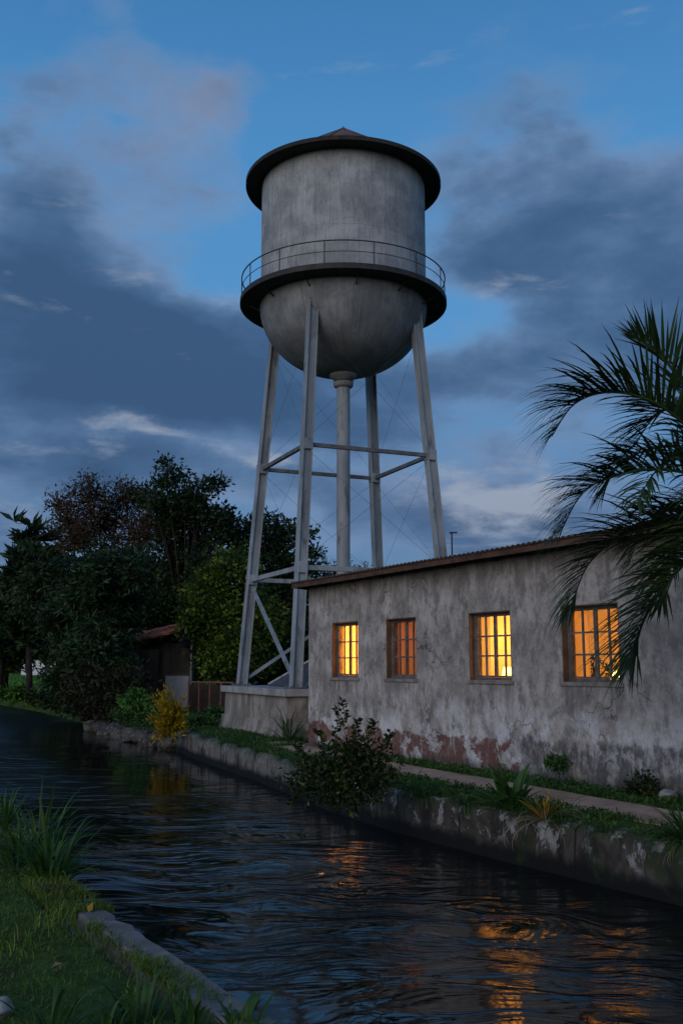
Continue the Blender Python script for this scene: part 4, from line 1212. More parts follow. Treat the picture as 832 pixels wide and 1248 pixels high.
for i, (px, py, ln, n, lab) in enumerate(fore):
    p = atz(px, py + 14, BANK_L)
    tuft('foreground_tuft', lab, 'grass clump', (min(p.x, xl(p.y) - 0.08), p.y, BANK_L - 0.02), M['l_strap'], n, ln * 0.82, 0.034, 1, 0.8, 360 + i, (0.5, 1.5), None, 'broad bladed tufts in the foreground', 0.09)

# kerb slabs of the left bank
ky = [(2.2, 4.2), (4.23, 5.85), (5.9, 7.45), (8.3, 8.62)]
klab = ['pale kerb slab nearest the viewer along the left bank', 'long pale kerb slab sunk in grass at the bottom of the left bank', 'pale kerb slab in the middle of the left bank edge', 'small dark kerb slab farthest along the left bank']
for i, (a, b) in enumerate(ky):
    mb = MB()
    n = 14
    w = 0.19
    vs = []
    for k in range(n + 1):
        y = a + (b - a) * k / n
        x = xl(y)
        j = 0.012 * vnoise(y * 5, i, 0)
        vs += [(x - w + j, y, -0.75), (x - w + j * 2, y, BANK_L + 0.03 + j * .5), (x + 0.02 + 0.04 * vnoise(y * 5, i, 4), y, BANK_L + 0.027 + j), (x + 0.03 + 0.02 * vnoise(y * 6, i, 7), y, -0.75)]
    fs = []
    for k in range(n):
        for q in range(3): fs.append((4 * k + q, 4 * k + 4 + q, 4 * k + 5 + q, 4 * k + 1 + q))
    fs += [(0, 1, 2, 3), tuple(4 * n + q for q in (3, 2, 1, 0))]
    mb.add(vs, fs)
    o = mb.build('kerb_slab', M['kerb'], None, False, 0.012)
    tag(o, klab[i], 'kerb', 'kerb slabs along the left bank')

# stones, fallen leaves
def rock(loc, s, seed, mat, name, label, cat, group=None, flat=0.7):
    rnd = random.Random(seed)
    mb = MB()
    n, m = 22, 14
    vs = []
    for i in range(m + 1):
        th = math.pi * i / m
        for k in range(n):
            ph = 2 * math.pi * k / n
            d = Vector((math.sin(th) * math.cos(ph), math.sin(th) * math.sin(ph), math.cos(th)))
            r = 1 + 0.32 * vnoise(d.x * 1.4 + seed, d.y * 1.4, d.z * 1.4) + 0.1 * vnoise(d.x * 4, d.y * 4 + seed, d.z * 4)
            vs.append((d.x * r * s, d.y * r * s * 1.2, d.z * r * s * flat))
    fs = [(i * n + k, (i + 1) * n + k, (i + 1) * n + (k + 1) % n, i * n + (k + 1) % n) for i in range(m) for k in range(n)]
    mb.add(vs, fs)
    o = mb.build(name, mat, None, True); o.location = loc; o.rotation_euler = (0, 0, rnd.uniform(0, 6))
    tag(o, label, cat, group)
p = atz(775, 978, 0.0)
rock((9.72, 8.45, 0.06), 0.10, 3, M['palestone'], 'stone', 'pale rounded stone lying in the weeds at the house wall', 'stone')
p = atz(4, 1238, BANK_L)
rock((p.x - 0.02, p.y, BANK_L + 0.04), 0.075, 9, M['palestone'], 'stone', 'pale stone in the grass at the lower left picture edge', 'stone')
rl = 'dark rough rock in the broken bank left of the yellow shrub'
for i, y in enumerate(np.arange(24.4, 33, 0.62)):
    rock((xr(y) - 0.02 + 0.1 * math.sin(i * 2.3), y, -0.42 + 0.10 * math.sin(i * 1.7)), 0.34 + 0.08 * math.sin(i * 3.1), 20 + i, M['rock'], 'bank_rock', rl, 'rock', 'rocks of the broken bank')
for i, (px, py, mk, lab) in enumerate(((108, 1113, 'l_orange', 'yellow fallen leaf standing in the grass by the kerb'), (62, 1183, 'l_straw', 'pale curled leaf lying on the dark grass'))):
    p = atz(px, py + 4, BANK_L)
    rng = np.random.default_rng(400 + i)
    V, F = leaf_mesh(np.array([[0, 0, 0.0], [0.01, 0.01, 0.0]]), unit(np.array([[0.3, -0.2, 0.9 - 0.7 * i], [0.2, -0.3, 0.8 - 0.7 * i]])), np.array([0.075, 0.06]), np.array([0.045, 0.03]), .3, rng)
    o = mesh_np('fallen_leaf', V, F, M[mk]); o.location = (p.x, p.y, BANK_L + 0.03); tag(o, lab, 'leaf')
p = atz(72, 1092, BANK_L)
tuft('dry_tuft', 'small rusty brown dry tuft in the lawn below the tall blades', 'grass clump', (p.x, p.y, BANK_L - .01), M['l_brown'], 60, 0.18, 0.012, 1, 1.1, 410, (0.2, 1.4), None, None, 0.14)

# ------------------------------------------------------------------ water tower
TC = Vector((13.00, 21.36, 0.0))
TROT = R(-8.24)
tower = empty('water_tower', TC, TROT)
tag(tower, 'tall concrete water tower on four steel legs with a conical rusty roof', 'water tower')

def half(z): return 2.022 - 0.065 * (z - 1.1)
LEGS = {'A': (-1, -1), 'B': (-1, 1), 'C': (1, -1), 'D': (1, 1)}
def legp(n, z):
    h = half(z); s = LEGS[n]
    return Vector((s[0] * h, s[1] * h, z))

def tower_parts():
    # plinth: flared skirt, wall, cap slab
    mb = MB()
    def ring(h, z): return [(-h, -h, z), (h, -h, z), (h, h, z), (-h, h, z)]
    prof = [(2.52, -0.2), (2.50, 0.05), (2.43, 0.30), (2.425, 0.36), (2.37, 0.375), (2.36, 0.94)]
    vs = [p for h, z in prof for p in ring(h, z)]
    fs = []
    for i in range(len(prof) - 1):
        for k in range(4): fs.append((4 * i + k, 4 * i + (k + 1) % 4, 4 * i + 4 + (k + 1) % 4, 4 * i + 4 + k))
    fs.append(tuple(4 * (len(prof) - 1) + k for k in range(4)))
    mb.add(vs, fs)
    pl = mb.build('plinth', M['plinth'], tower, False, 0.02)
    mb = MB(); mb.box((-2.46, -2.46, 0.942), (2.46, 2.46, 1.10)); mb.build('cap_slab', M['slab'], pl, False, 0.015)
    # legs: H sections leaning inwards
    for n in 'ABCD':
        zt = 10.5
        p, q = legp(n, 1.1), legp(n, zt)
        d = (q - p).normalized()
        s = LEGS[n]
        ax = Vector((1, 0, 0)); ax = (ax - d * ax.dot(d)).normalized()
        ay = d.cross(ax)
        mb = MB()
        W = 0.215
        def sect(c0, c1, ox, oy, wx, wy):
            vs = []
            for c in (c0, c1):
                o = c + ax * ox + ay * oy
                vs += [o - ax * wx - ay * wy, o + ax * wx - ay * wy, o + ax * wx + ay * wy, o - ax * wx + ay * wy]
            mb.add(vs, [(3, 2, 1, 0), (4, 5, 6, 7), (0, 1, 5, 4), (1, 2, 6, 5), (2, 3, 7, 6), (3, 0, 4, 7)])
        sect(p, q, -W / 2, 0, 0.016, W / 2)
        sect(p, q, W / 2, 0, 0.016, W / 2)
        sect(p, q, 0, 0, W / 2 - 0.017, 0.04)
        sect(q + d * 0.003, q + d * 0.03, 0, 0, W / 2 + 0.025, W / 2 + 0.012)
        lg = mb.build('leg', M['legsteel'], tower, False, 0.004)
        mb = MB()
        mb.box((p.x - 0.21, p.y - 0.21, 1.102), (p.x + 0.21, p.y + 0.21, 1.135))
        for bx in (-.165, .165):
            for by in (-.165, .165):
                mb.box((p.x + bx - .02, p.y + by - .02, 1.136), (p.x + bx + .02, p.y + by + .02, 1.165))
        mb.build('foot_plate', M['strut'], lg)
    # ring struts
    order = 'ACDB'
    for z, w, mat in ((6.81, 0.085, 'strut'), (3.85, 0.10, 'legsteel')):
        for i in range(4):
            a, b = legp(order[i], z), legp(order[(i + 1) % 4], z)
            d = (b - a).normalized()
            mb = MB(); mb.bar(a + d * 0.13, b - d * 0.13, w, w * 1.1)
            s_ = mb.build('strut', M[mat], tower)
    for n in 'ABCD':
        for z in (3.85, 6.81):
            p = legp(n, z); s = LEGS[n]
            mb = MB()
            mb.box((p.x - 0.128, p.y - 0.118, z - 0.13), (p.x + 0.128, p.y + 0.118, z + 0.13))
            mb.build('gusset', M['legsteel'], tower, False, 0.01)
    # lower diagonals (one angle bar, one rod per side), upper tie rods
    for i in range(4):
        n1, n2 = order[i], order[(i + 1) % 4]
        a, b = legp(n1, 3.72), legp(n2, 1.2)
        d = (b - a).normalized()
        mb = MB(); mb.bar(a + d * 0.17, b - d * 0.2, 0.075, 0.075); mb.build('diagonal_brace', M['legsteel'], tower)
        for z0, z1 in ((1.2, 3.75), (4.0, 6.7), (6.95, 10.0)):
            a, b = legp(n2, z1), legp(n1, z0)
            d = (b - a).normalized()
            mb = MB(); mb.tube([a + d * 0.16, b - d * 0.16], 0.0033, 4); mb.build('tie_rod', M['cable'], tower)
            if z0 > 2:
                a, b = legp(n1, z1), legp(n2, z0)
                d = (b - a).normalized()
                mb = MB(); mb.tube([a + d * 0.16, b - d * 0.16], 0.0033, 4); mb.build('tie_rod', M['cable'], tower)
    # riser pipe and collar
    mb = MB(); mb.lathe([(0.172, 1.1), (0.172, 8.86)], 32)
    pp = mb.build('riser_pipe', M['pipe'], tower, True)
    mb = MB()
    mb.lathe([(0.175, 8.80), (0.24, 8.83), (0.26, 8.86), (0.26, 8.95), (0.235, 8.97), (0.235, 9.02), (0.30, 9.06), (0.345, 9.10), (0.36, 9.12), (0.36, 9.24), (0.30, 9.30), (0.18, 9.36)], 40)
    c = mb.build('collar', M['slab'], pp); smooth_by_angle(c, 35)
    mb = MB(); mb.lathe([(0.265, 8.97), (0.27, 8.985), (0.265, 9.0)], 40); mb.build('flange', M['darksteel'], pp, True)
    mb = MB()
    z = 3.2
    mb.lathe([(0.174, z), (0.20, z + .005), (0.20, z + .05), (0.174, z + .055)], 32)
    mb.build('pipe_joint', M['pipe'], pp)
    # bowl
    RB, DZ = 2.21, 1.86
    prof = [(0.05, 11.0 - DZ)]
    for i in range(1, 29):
        t = math.pi / 2 * i / 28
        prof.append((RB * math.sin(t) ** 0.97, 11.0 - DZ * math.cos(t)))
    prof.append((RB, 11.02))
    mb = MB(); mb.lathe(prof, 96)
    mb.build('bowl', M['bowl'], tower, True)
    # drum with a raised lift joint
    mb = MB()
    mb.lathe([(2.19, 11.0), (2.19, 12.36), (2.194, 12.365), (2.194, 12.38), (2.19, 12.385), (2.19, 14.42)], 128)
    dr = mb.build('drum', M['tank'], tower); smooth_by_angle(dr, 30)
    # balcony ring
    mb = MB()
    mb.lathe([(2.215, 11.0), (2.70, 10.98), (2.73, 10.985), (2.73, 11.12), (2.70, 11.125), (2.2, 11.125)], 128)
    bal = mb.build('balcony', M['darksteel'], tower); smooth_by_angle(bal, 30)
    for k in range(12):
        a = 2 * math.pi * (k + .5) / 12
        mb = MB(); c, s = math.cos(a), math.sin(a)
        mb.bar((2.2 * c, 2.2 * s, 10.80), (2.55 * c, 2.55 * s, 10.968), 0.022, 0.035)
        mb.build('bracket', M['brim'], bal)
    zt = 11.70
    mb = MB()
    def circ(r, z, n=96): return [(r * math.cos(2 * math.pi * i / n), r * math.sin(2 * math.pi * i / n), z) for i in range(n + 1)]
    mb.tube(circ(2.69, zt), 0.017, 6)
    mb.tube(circ(2.69, zt - 0.28), 0.010, 6)
    rl_ = mb.build('railing', M['darksteel'], tower, True)
    for k in range(14):
        a = 2 * math.pi * k / 14 + 0.55
        mb = MB(); mb.tube([(2.69 * math.cos(a), 2.69 * math.sin(a), 11.1), (2.69 * math.cos(a), 2.69 * math.sin(a), zt)], 0.014, 6)
        mb.build('rail_post', M['darksteel'], rl_)
    # roof: shallow cone, overhanging brim with soffit
    mb = MB()
    n = 24
    mb.lathe([(2.15, 14.36), (2.56, 14.33), (2.60, 14.335), (2.60, 14.44), (2.56, 14.462), (1.75, 14.915), (0.02, 16.15)], 96)
    rf = mb.build('roof', M['tankroof'], tower); smooth_by_angle(rf, 30)
    mb = MB(); mb.lathe([(2.605, 14.33), (2.625, 14.335), (2.625, 14.445), (2.605, 14.45)], 128, closed=True); mb.build('brim_edge', M['brim'], rf)
    mb = MB(); mb.lathe([(2.195, 14.352), (2.604, 14.322)], 128); mb.build('soffit', M['brim'], rf)
    mb = MB()
    for k in range(20):
        a = 2 * math.pi * k / 20
        c, s = math.cos(a), math.sin(a)
        mb.bar((1.77 * c, 1.77 * s, 14.92), (0.06 * c, 0.06 * s, 16.115), 0.03, 0.025)
    mb.build('roof_rib', M['tankroof'], rf)
    mb = MB(); mb.lathe([(0.0, 16.06), (0.10, 16.07), (0.08, 16.13), (0.02, 16.16), (0.015, 16.2), (0.0, 16.22)], 20)
    mb.build('finial', M['tankroof'], rf, True)
tower_parts()

# sheet covered pile on the plinth
def cover():
    t = empty('pump_cover', TC + Vector((0, 0, 1.1)), TROT)
    tag(t, 'low dark grey sheet cover with sloping sides on the plinth between the tower legs', 'cover')
    mb = MB()
    base = [(-1.55, -1.45, 0.004), (1.5, -1.45, 0.004), (1.5, 1.35, 0.004), (-1.55, 1.35, 0.004)]
    ridge = [(-0.2, -0.9, 1.15), (1.2, -0.5, 1.25)]
    mb.add(base + ridge, [(0, 1, 5, 4), (1, 2, 5), (2, 3, 4, 5), (3, 0, 4), (3, 2, 1, 0)])
    mb.build('sheet', M['tarp'], t, False, 0.03)
    mb = MB(); mb.bar((-1.52, 1.30, 0.05), (-0.22, -0.88, 1.18), 0.05, 0.05); mb.build('edge_pole', M['legsteel'], t)
    mb = MB(); mb.bar((-1.52, -1.42, 0.05), (-0.22, -0.92, 1.18), 0.05, 0.05); mb.build('edge_pole', M['legsteel'], t)
cover()

# ------------------------------------------------------------------ shed, fence, white house, street lamp
def shed():
    c = at(192, 812, 39.5)
    t = empty('garden_shed', (c.x, c.y, 0), R(-31.2 + 4))
    tag(t, 'dark garden shed with red clay tile roof among the trees', 'shed')
    mb = MB(); mb.box((-1.6, -0.2, 0), (0.05, 2.2, 2.25)); mb.box((0.05, 0.4, 0), (0.85, 2.2, 2.5)); mb.box((0.85, 0.4, 0), (1.25, 2.2, 2.3)); mb.build('wall', M['shedwall'], t)
    # clay tile roof: rows of half round tiles falling to the left
    v = []; f = []
    n = 44
    for i in range(n + 1):
        y = -0.75 + 3.3 * i / n
        for k in range(13):
            x = -2.1 + 3.0 * k / 12
            stepz = 0.03 * ((k * 1.0) % 2)
            z = 2.28 + (x + 2.1) * 0.235 + max(0, (y + 0.75)) * 0.13 + 0.05 * abs(math.sin(i / n * math.pi * 11)) + stepz
            v.append((x, y, z))
    for i in range(n):
        for k in range(12):
            f.append((i * 13 + k, i * 13 + k + 1, i * 13 + 14 + k, i * 13 + 13 + k))
    mb = MB(); mb.add(v, f)
    o = mb.build('roof', M['tile'], t); s = o.modifiers.new('thick', 'SOLIDIFY'); s.thickness = 0.09; s.offset = -1
    mb = MB(); mb.box((0.28, 0.36, 0.0), (1.2, 0.395, 1.22)); d = mb.build('door_panel', M['whitepanel'], t, False, 0.01)
    mb = MB()
    for x in (0.42, 0.58, 0.74, 0.90, 1.06): mb.box((x - .006, 0.352, 0.03), (x + .006, 0.359, 1.19))
    mb.build('batten', M['whitepanel'], d)
    mb = MB(); mb.box((0.24, 0.34, 1.225), (1.24, 0.398, 1.28)); mb.build('door_rail', M['strut'], d)
    mb = MB(); mb.box((1.24, 0.28, 0), (1.31, 0.35, 2.75)); mb.build('post', M['legsteel'], t)
shed()

def fence():
    a = atz(231, 866, 0.0); b = atz(280, 868, 0.0)
    a = at(231, 812, 36.5); b = at(284, 812, 34.5); a.z = b.z = 0
    t = empty('metal_fence', a, math.atan2(b.y - a.y, b.x - a.x))
    L = (b - a).length
    tag(t, 'low rusty fence with thin posts and dark panels beside the plinth', 'fence')
    for k in range(5):
        x = L * k / 4
        mb = MB(); mb.box((x - .03, -.03, 0), (x + .03, .03, 1.02)); mb.build('post', M['fence'], t)
    for k in range(4):
        mb = MB(); x0, x1 = L * k / 4 + .035, L * (k + 1) / 4 - .035; mb.box((x0, 0.0, 0.1), (x1, 0.02, 0.96)); mb.build('panel', M['fencepanel'], t)
    mb = MB(); mb.box((-.03, -.035, 1.022), (L + .03, .035, 1.07)); mb.build('rail', M['fence'], t)
fence()

def white_house():
    c = at(48, 812, 112)
    t = empty('white_house', (c.x, c.y, 0.4), R(-31))
    tag(t, 'small white house far off behind the grassy bank at left', 'house')
    mb = MB(); mb.box((-1.9, 0, -0.6), (2.2, 5, 2.35)); mb.build('wall', M['whitewall'], t)
    mb = MB(); v = [(-2.3, -.4, 2.3), (2.6, -.4, 2.3), (2.6, 5.4, 2.3), (-2.3, 5.4, 2.3), (-2.3, 2.5, 3.6), (2.6, 2.5, 3.6)]
    mb.add(v, [(0, 1, 5, 4), (2, 3, 4, 5), (3, 0, 4), (1, 2, 5), (3, 2, 1, 0)]); mb.build('roof', M['darksteel'], t)
    for x in (-1.2, 0.9):
        mb = MB(); mb.box((x - .3, -0.04, 0.5), (x + .3, -0.005, 1.9)); mb.build('window', M['darksteel'], t)
white_house()

def street_lamp():
    d = 52.0
    c = at(553, 812, d)
    t = empty('street_lamp', (c.x, c.y, 0), R(-31.2))
    tag(t, 'thin street lamp with flat unlit head beyond the house roof', 'street lamp')
    top = at(553, 650, d).z
    mb = MB(); mb.tube([(0, 0, -0.1), (0, 0, top * .6), (0, 0, top)], [0.07, 0.05, 0.04], 8); mb.build('pole', M['darksteel'], t)
    mb = MB(); mb.bar((-0.12, 0, top + .03), (0.28, 0, top + .05), 0.16, 0.07); mb.build('lamp_head', M['darksteel'], t)
street_lamp()

# ------------------------------------------------------------------ palm
def frond_geo(ctrl, nleaf, leaf_len, seed, droopy=0.5):
    """ctrl: rachis points; returns rachis tube mesh builder and leaflet arrays"""
    rng = np.random.default_rng(seed)
    C = [Vector(c) for c in ctrl]
    def cr(t):
        n = len(C) - 1
        t = min(max(t, 0), 0.9999) * n
        i = int(t); u = t - i
        p0 = C[max(i - 1, 0)]; p1 = C[i]; p2 = C[i + 1]; p3 = C[min(i + 2, n)]
        return 0.5 * ((2 * p1) + (p2 - p0) * u + (2 * p0 - 5 * p1 + 4 * p2 - p3) * u * u + (3 * p1 - p0 - 3 * p2 + p3) * u ** 3)
    pts = [cr(i / 30) for i in range(31)]
    mb = MB(); mb.tube(pts, [0.018 * (1 - i / 30) + 0.003 for i in range(31)], 6)
    V = []; F = []
    for i in range(nleaf):
        t = 0.14 + 0.86 * (i + rng.uniform(-.3, .3)) / nleaf
        p = cr(t); d = (cr(min(t + .01, .9999)) - cr(max(t - .01, 0))).normalized()
        h = d.cross(Vector((0, 0, 1)))
        if h.length < 1e-3: h = Vector((1, 0, 0))
        h.normalize()
        nrm = h.cross(d).normalized()
        for sgn in (-1, 1):
            ang = 1.18 - 0.62 * t + rng.uniform(-.16, .16)
            lift = 0.6 + rng.uniform(-.4, .4)
            ld = (d * math.cos(ang) + h * sgn * math.sin(ang) * math.cos(lift) + nrm * math.sin(ang) * math.sin(lift)).normalized()
            L = leaf_len * (0.5 + 0.95 * math.sin(math.pi * min(max(0.1 + 0.80 * t, 0), 1))) * rng.uniform(.75, 1.1) * (1.0 if t < .9 else 0.75)
            W = 0.029 * rng.uniform(.8, 1.2)
            side = ld.cross(nrm)
            if side.length < 1e-3: side = h
            side.normalize()
            q = Vector(p); dd = Vector(ld); b = len(V); ns = 5
            dr = droopy * rng.uniform(.6, 1.5)
            for k in range(ns + 1):
                s = k / ns
                w = W * (0.6 + 1.0 * s if s < .35 else 0.95 * (1 - ((s - .35) / .65) ** 1.5)) + 0.0012
                V += [tuple(q + side * w / 2), tuple(q - side * w / 2)]
                q = q + dd * (L / ns)
                dd = (dd + Vector((0, 0, -1)) * dr * 0.17 * (1 + s)).normalized()
            for k in range(ns): F.append((b + 2 * k, b + 2 * k + 1, b + 2 * k + 3, b + 2 * k + 2))
    return mb, np.array(V), np.array(F)

def palm():
    base = Vector((7.95, 5.75, 0.0))
    t = empty('palm_tree', base)
    tag(t, 'feathery palm reaching in from the right in front of the house', 'palm tree')
    crown = at(876, 598, 9.45)
    rel = crown - base
    mb = MB()
    pts = [(0, 0, -0.1), (rel.x * .2, rel.y * .2, rel.z * .35), (rel.x * .6, rel.y * .6, rel.z * .7), (rel.x, rel.y, rel.z)]
    fine = []; rad = []
    for i in range(40):
        s = i / 39 * 3; k = min(int(s), 2); u = s - k
        fine.append(Vector(pts[k]).lerp(Vector(pts[k + 1]), u)); rad.append(0.13 - 0.03 * i / 39 + 0.012 * (i % 2))
    mb.tube(fine, rad, 12)
    mb.build('trunk', M['palmbark'], t)
    mb = MB(); mb.tube([rel - Vector((0, 0, .25)), rel, rel + Vector((0, 0, .3))], [0.10, 0.13, 0.05], 10); mb.build('crown_shaft', M['l_palm'], t, True)
    D = 9.45
    seen = [  # (sight lines, distances) of the fronds in the photograph
        ([(876, 592), (862, 535), (838, 480), (806, 436), (774, 412)], [D, 9.35, 9.2, 9.05, 8.95], 64, 0.42, 0.12),
        ([(876, 592), (850, 535), (800, 492), (745, 478), (700, 492), (672, 532)], [D, 9.3, 9.1, 8.95, 8.85, 8.8], 96, 0.56, 0.7),
        ([(876, 598), (850, 580), (800, 572), (750, 580), (710, 600), (684, 646)], [D, 9.4, 9.3, 9.2, 9.15, 9.1], 92, 0.55, 0.75),
        ([(876, 604), (850, 630), (800, 642), (755, 655), (715, 690), (696, 742)], [D, 9.5, 9.5, 9.5, 9.5, 9.45], 92, 0.56, 0.8),
        ([(876, 610), (865, 650), (835, 685), (805, 720), (782, 762), (772, 806)], [D, 9.3, 9.1, 9.0, 8.95, 8.9], 90, 0.58, 0.5),
        ([(876, 604), (850, 622), (828, 650), (812, 690), (806, 735)], [D, 9.7, 9.9, 10.0, 10.05], 56, 0.44, 0.7),
        ([(876, 594), (850, 540), (822, 500), (795, 510), (772, 545)], [D, 9.7, 9.9, 10.0, 10.0], 60, 0.46, 0.6),
        ([(876, 596), (860, 560), (825, 545), (790, 548), (755, 565), (735, 600)], [D, 9.7, 9.9, 10.1, 10.2, 10.25], 60, 0.44, 0.8),
        ([(876, 600), (862, 605), (830, 612), (800, 628), (778, 655), (765, 690)], [D, 9.8, 10.0, 10.15, 10.2, 10.2], 60, 0.44, 0.8),
    ]
    n = 0
    for ctrl, ds, nl, ll, dr in seen:
        pts = [at(a, b, d) - base for (a, b), d in zip(ctrl, ds)]
        mb, V, F = frond_geo(pts, nl, ll, 500 + n, dr); n += 1
        fr = mb.build('frond', M['l_palm'], t, True)
        mesh_np('leaflets', V, F, M['l_palm'], fr)
    rnd = random.Random(9)
    for k in range(11):   # the rest of the crown
        a = R(-165 + 15 * k + rnd.uniform(-6, 6)); e = rnd.uniform(0.2, 0.85)
        L = rnd.uniform(1.7, 2.1)
        p = Vector(rel); d = Vector((math.cos(a) * math.cos(e), math.sin(a) * math.cos(e), math.sin(e)))
        pts = [Vector(p)]
        for s in range(5):
            p = p + d * L / 5; d = (d + Vector((0, 0, -0.33))).normalized(); pts.append(Vector(p))
        mb, V, F = frond_geo(pts, 46, 0.36, 540 + k, 0.6)
        fr = mb.build('frond', M['l_palm'], t, True)
        mesh_np('leaflets', V, F, M['l_palm'], fr)
palm()

# ------------------------------------------------------------------ sky and light
def world():
    w = bpy.data.worlds.new('World')
    scene.world = w
    w.use_nodes = True
    nt = w.node_tree
    t = NT(nt)
    bg = nt.nodes['Background']
    bg.inputs['Strength'].default_value = 0.1
    sky = t.n('ShaderNodeTexSky', sky_type='NISHITA')
    sky.sun_disc = False
    sky.sun_elevation = SUN_EL
    sky.sun_rotation = SUN_ROT
    sky.altitude = 10; sky.air_density = 1.0; sky.dust_density = 1.0; sky.ozone_density = 3.0
    d = t.n('ShaderNodeTexCoord').outputs['Generated']
    x, y, z = t.sep(d)
    cy, sy = math.cos(YAW), math.sin(YAW)
    a = t.math('SUBTRACT', t.math('MULTIPLY', x, cy), t.math('MULTIPLY', y, sy))
    f = t.math('ADD', t.math('MULTIPLY', x, sy), t.math('MULTIPLY', y, cy))
    u = t.math('ARCTAN2', a, f)
    v = t.math('ARCSINE', z)
    # warped coordinates so that cloud edges billow
    wn = t.n('ShaderNodeTexNoise'); t.l(t.mapping(d, (1, 1, 1.7)), wn.inputs['Vector']); wn.inputs['Scale'].default_value = 3.2; wn.inputs['Detail'].default_value = 6; wn.inputs['Roughness'].default_value = 0.55
    wr, wg, wb = t.sep(wn.outputs['Color'])
    u2 = t.math('ADD', u, t.math('MULTIPLY', t.math('SUBTRACT', wr, 0.5), 0.34))
    v2 = t.math('ADD', v, t.math('MULTIPLY', t.math('SUBTRACT', wg, 0.5), 0.22))
    fb = t.noise(t.mapping(d, (1, 1, 2.0)), 5.0, 9, 0.56, 0.15)
    fb2 = t.noise(t.mapping(d, (1, 1, 2.4), (4, 2, 1)), 6.5, 8, 0.58, 0.2)
    fb3 = t.noise(t.mapping(d, (1, 1, 3.0), (1, 7, 3)), 2.4, 5, 0.5, 0.1)
    def blob(px, py, sx, sy_, k=1.0):
        r = ray(px, py)
        aa = math.atan2(r.x * cy - r.y * sy, r.x * sy + r.y * cy); vv = math.asin(r.normalized().z)
        du = t.math('DIVIDE', t.math('SUBTRACT', u2, aa), sx / 1200.0)
        dv = t.math('DIVIDE', t.math('SUBTRACT', v2, vv), sy_ / 1200.0)
        q = t.math('ADD', t.math('MULTIPLY', du, du), t.math('MULTIPLY', dv, dv))
        return t.math('MULTIPLY', t.math('EXPONENT', t.math('MULTIPLY', q, -0.7)), k)
    def blobs(lst):
        s = None
        for b in lst:
            o = blob(*b)
            s = o if s is None else t.math('ADD', s, o)
        return s
    # clear sky: Nishita lifted by a dusk blue that deepens upwards
    ramp = t.n('ShaderNodeValToRGB')
    t.l(t.math('DIVIDE', v, 1.2), ramp.inputs[0])
    cr = ramp.color_ramp
    cols = [(0.0, (0.075, 0.16, 0.29)), (0.12, (0.082, 0.19, 0.37)), (0.28, (0.092, 0.30, 0.60)), (0.42, (0.072, 0.275, 0.58)), (0.56, (0.044, 0.19, 0.445)), (1.0, (0.024, 0.10, 0.28))]
    cr.elements[0].position = 0; cr.elements[0].color = (*cols[0][1], 1)
    cr.elements[1].position = 1; cr.elements[1].color = (*cols[-1][1], 1)
    for p, c in cols[1:-1]:
        e = cr.elements.new(p); e.color = (*c, 1)
    def x10(c): return tuple(k * 10 for k in c)
    sc = t.n('ShaderNodeVectorMath', operation='SCALE'); t.l(ramp.outputs[0], sc.inputs[0]); sc.inputs['Scale'].default_value = 10
    base = t.mix(0.12, sc.outputs[0], sky.outputs[0])
    # cloud field: soft bodies placed where they hung that evening, edges broken up by fractal noise
    body = blobs([(10, 290, 95, 100, 1.15), (90, 400, 170, 75, 1.1), (200, 440, 150, 60, .7), (60, 510, 260, 50, .9), (350, 490, 240, 50, .8), (640, 455, 250, 50, .85), (760, 190, 120, 95, .74), (720, 300, 130, 55, .6), (600, 260, 80, 60, .45), (830, 370, 130, 90, .9), (150, 55, 90, 45, .62), (215, 105, 50, 35, .5), (180, 185, 100, 42, .72), (235, 262, 110, 55, .38), (300, 110, 38, 45, .6), (60, 640, 260, 40, .8), (650, 650, 300, 36, .85), (420, 600, 220, 34, .7), (720, 540, 160, 36, .55), (200, 590, 240, 30, .55)])
    raw = t.math('ADD', body, t.math('ADD', t.math('MULTIPLY', t.math('SUBTRACT', fb, 0.5), 2.9), t.math('MULTIPLY', t.math('SUBTRACT', fb3, 0.5), 1.3)))
    cover = t.step(raw, 0.06, 0.90)
    # thin parts catch the light, thick parts are slate blue
    thick = t.math('ADD', raw, t.math('MULTIPLY', t.math('SUBTRACT', fb2, 0.5), 1.7))
    cramp = t.n('ShaderNodeValToRGB')
    t.l(t.math('DIVIDE', thick, 1.8), cramp.inputs[0])
    ce = cramp.color_ramp
    ccol = [(0.08, (0.205, 0.300, 0.470)), (0.30, (0.150, 0.238, 0.400)), (0.48, (0.098, 0.176, 0.320)), (0.70, (0.060, 0.122, 0.240)), (1.0, (0.040, 0.088, 0.182))]
    ce.elements[0].position = ccol[0][0]; ce.elements[0].color = (*ccol[0][1], 1)
    ce.elements[1].position = 1; ce.elements[1].color = (*ccol[-1][1], 1)
    for p, c_ in ccol[1:-1]:
        e = ce.elements.new(p); e.color = (*c_, 1)
    sc2 = t.n('ShaderNodeVectorMath', operation='SCALE'); t.l(cramp.outputs[0], sc2.inputs[0]); sc2.inputs['Scale'].default_value = 10
    c = t.mix(t.math('MULTIPLY', cover, 0.94), base, sc2.outputs[0])
    # faint rose on the high puffs
    rose = t.math('MULTIPLY', blobs([(170, 190, 110, 50, .8), (290, 100, 50, 55, 1.0), (560, 590, 110, 30, .6)]), cover)
    c = t.mix(t.math('MULTIPLY', rose, 0.42), c, x10((0.235, 0.275, 0.40)))
    # small bright breaks low down
    fb4 = t.noise(t.mapping(d, (1, 1, 3.6), (2, 5, 8)), 8.0, 9, 0.62, 0.35)
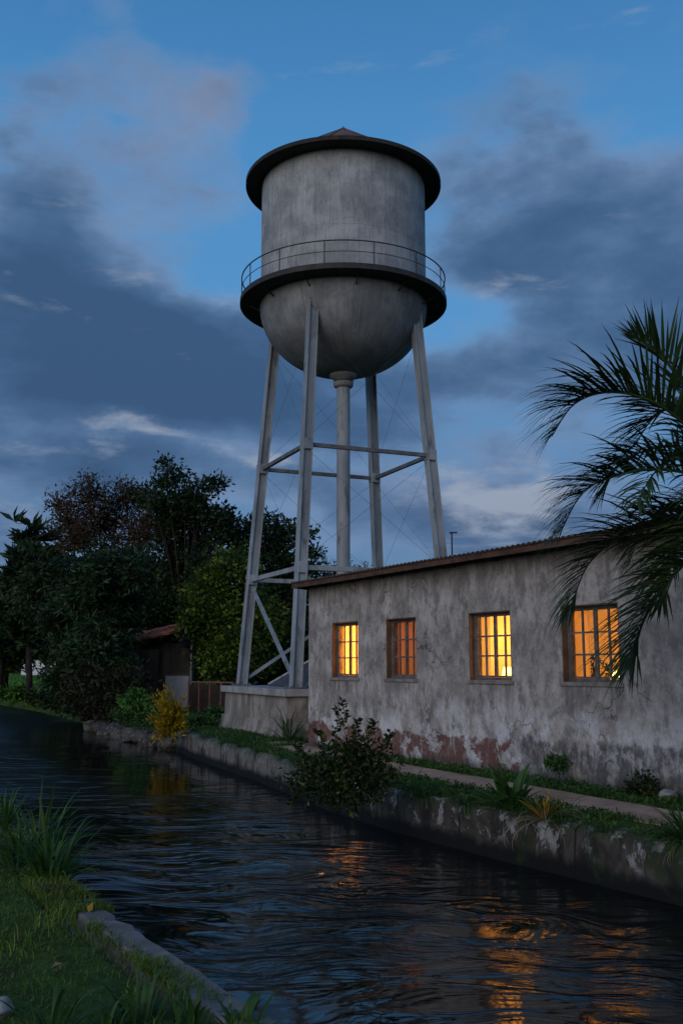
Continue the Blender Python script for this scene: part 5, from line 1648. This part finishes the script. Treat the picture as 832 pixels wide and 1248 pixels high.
    br = t.math('ADD', blobs([(575, 588, 95, 32, 1.0), (640, 605, 65, 22, .9), (165, 553, 75, 18, 1.0), (200, 360, 80, 26, .5), (130, 345, 60, 20, .4), (50, 583, 55, 14, .75), (10, 690, 60, 40, .75), (295, 573, 45, 14, .85), (520, 570, 50, 16, .4), (625, 358, 50, 18, .55), (420, 640, 300, 30, .25)]), t.math('MULTIPLY', t.math('SUBTRACT', fb4, 0.5), 3.2))
    c = t.mix(t.math('MULTIPLY', t.step(br, 0.32, 1.30), 0.85), c, x10((0.32, 0.375, 0.48)))
    # afterglow low in the sky behind the viewer
    back = t.math('MULTIPLY', t.step(t.math('MULTIPLY', f, -1.0), -0.15, 0.9), t.math('MULTIPLY', t.step(v, 0.75, 0.05), 1.0))
    c = t.mix(t.math('MULTIPLY', back, 0.7), c, x10((0.36, 0.36, 0.40)))
    t.l(c, bg.inputs['Color'])

SUN_EL = R(17)
SUN_AZ_DIR = Vector((-0.86, -0.50, 0)).normalized()     # where the last light comes from: behind the viewer, to the left
SUN_ROT = math.atan2(SUN_AZ_DIR.x, SUN_AZ_DIR.y)
world()
sun = bpy.data.lights.new('sun', 'SUN')
sun.energy = 1.3
sun.angle = R(50)
sun.color = (1.0, 0.92, 0.88)
so = bpy.data.objects.new('sun', sun)
dirv = Vector((SUN_AZ_DIR.x * math.cos(SUN_EL), SUN_AZ_DIR.y * math.cos(SUN_EL), math.sin(SUN_EL)))
so.rotation_euler = dirv.to_track_quat('Z', 'Y').to_euler()
so.location = (-20, -12, 12)
col.objects.link(so)

# ------------------------------------------------------------------ camera and render settings
cam = bpy.data.cameras.new('camera')
cam.sensor_fit = 'VERTICAL'
cam.sensor_height = 36.0
cam.lens = 1200.0 / 1248.0 * 36.0
cam.clip_start = 0.05
cam.clip_end = 3000
co = bpy.data.objects.new('camera', cam)
co.location = EYE
co.rotation_euler = (math.pi / 2 + PITCH, 0, -YAW)
col.objects.link(co)
scene.camera = co

scene.view_settings.view_transform = 'Standard'
scene.view_settings.look = 'None'
scene.view_settings.exposure = 0
scene.view_settings.gamma = 1
cy_ = scene.cycles
cy_.use_denoising = True
cy_.max_bounces = 6
cy_.diffuse_bounces = 3
cy_.glossy_bounces = 3
cy_.transmission_bounces = 4
cy_.transparent_max_bounces = 8
cy_.sample_clamp_indirect = 4
cy_.caustics_reflective = False
cy_.caustics_refractive = False
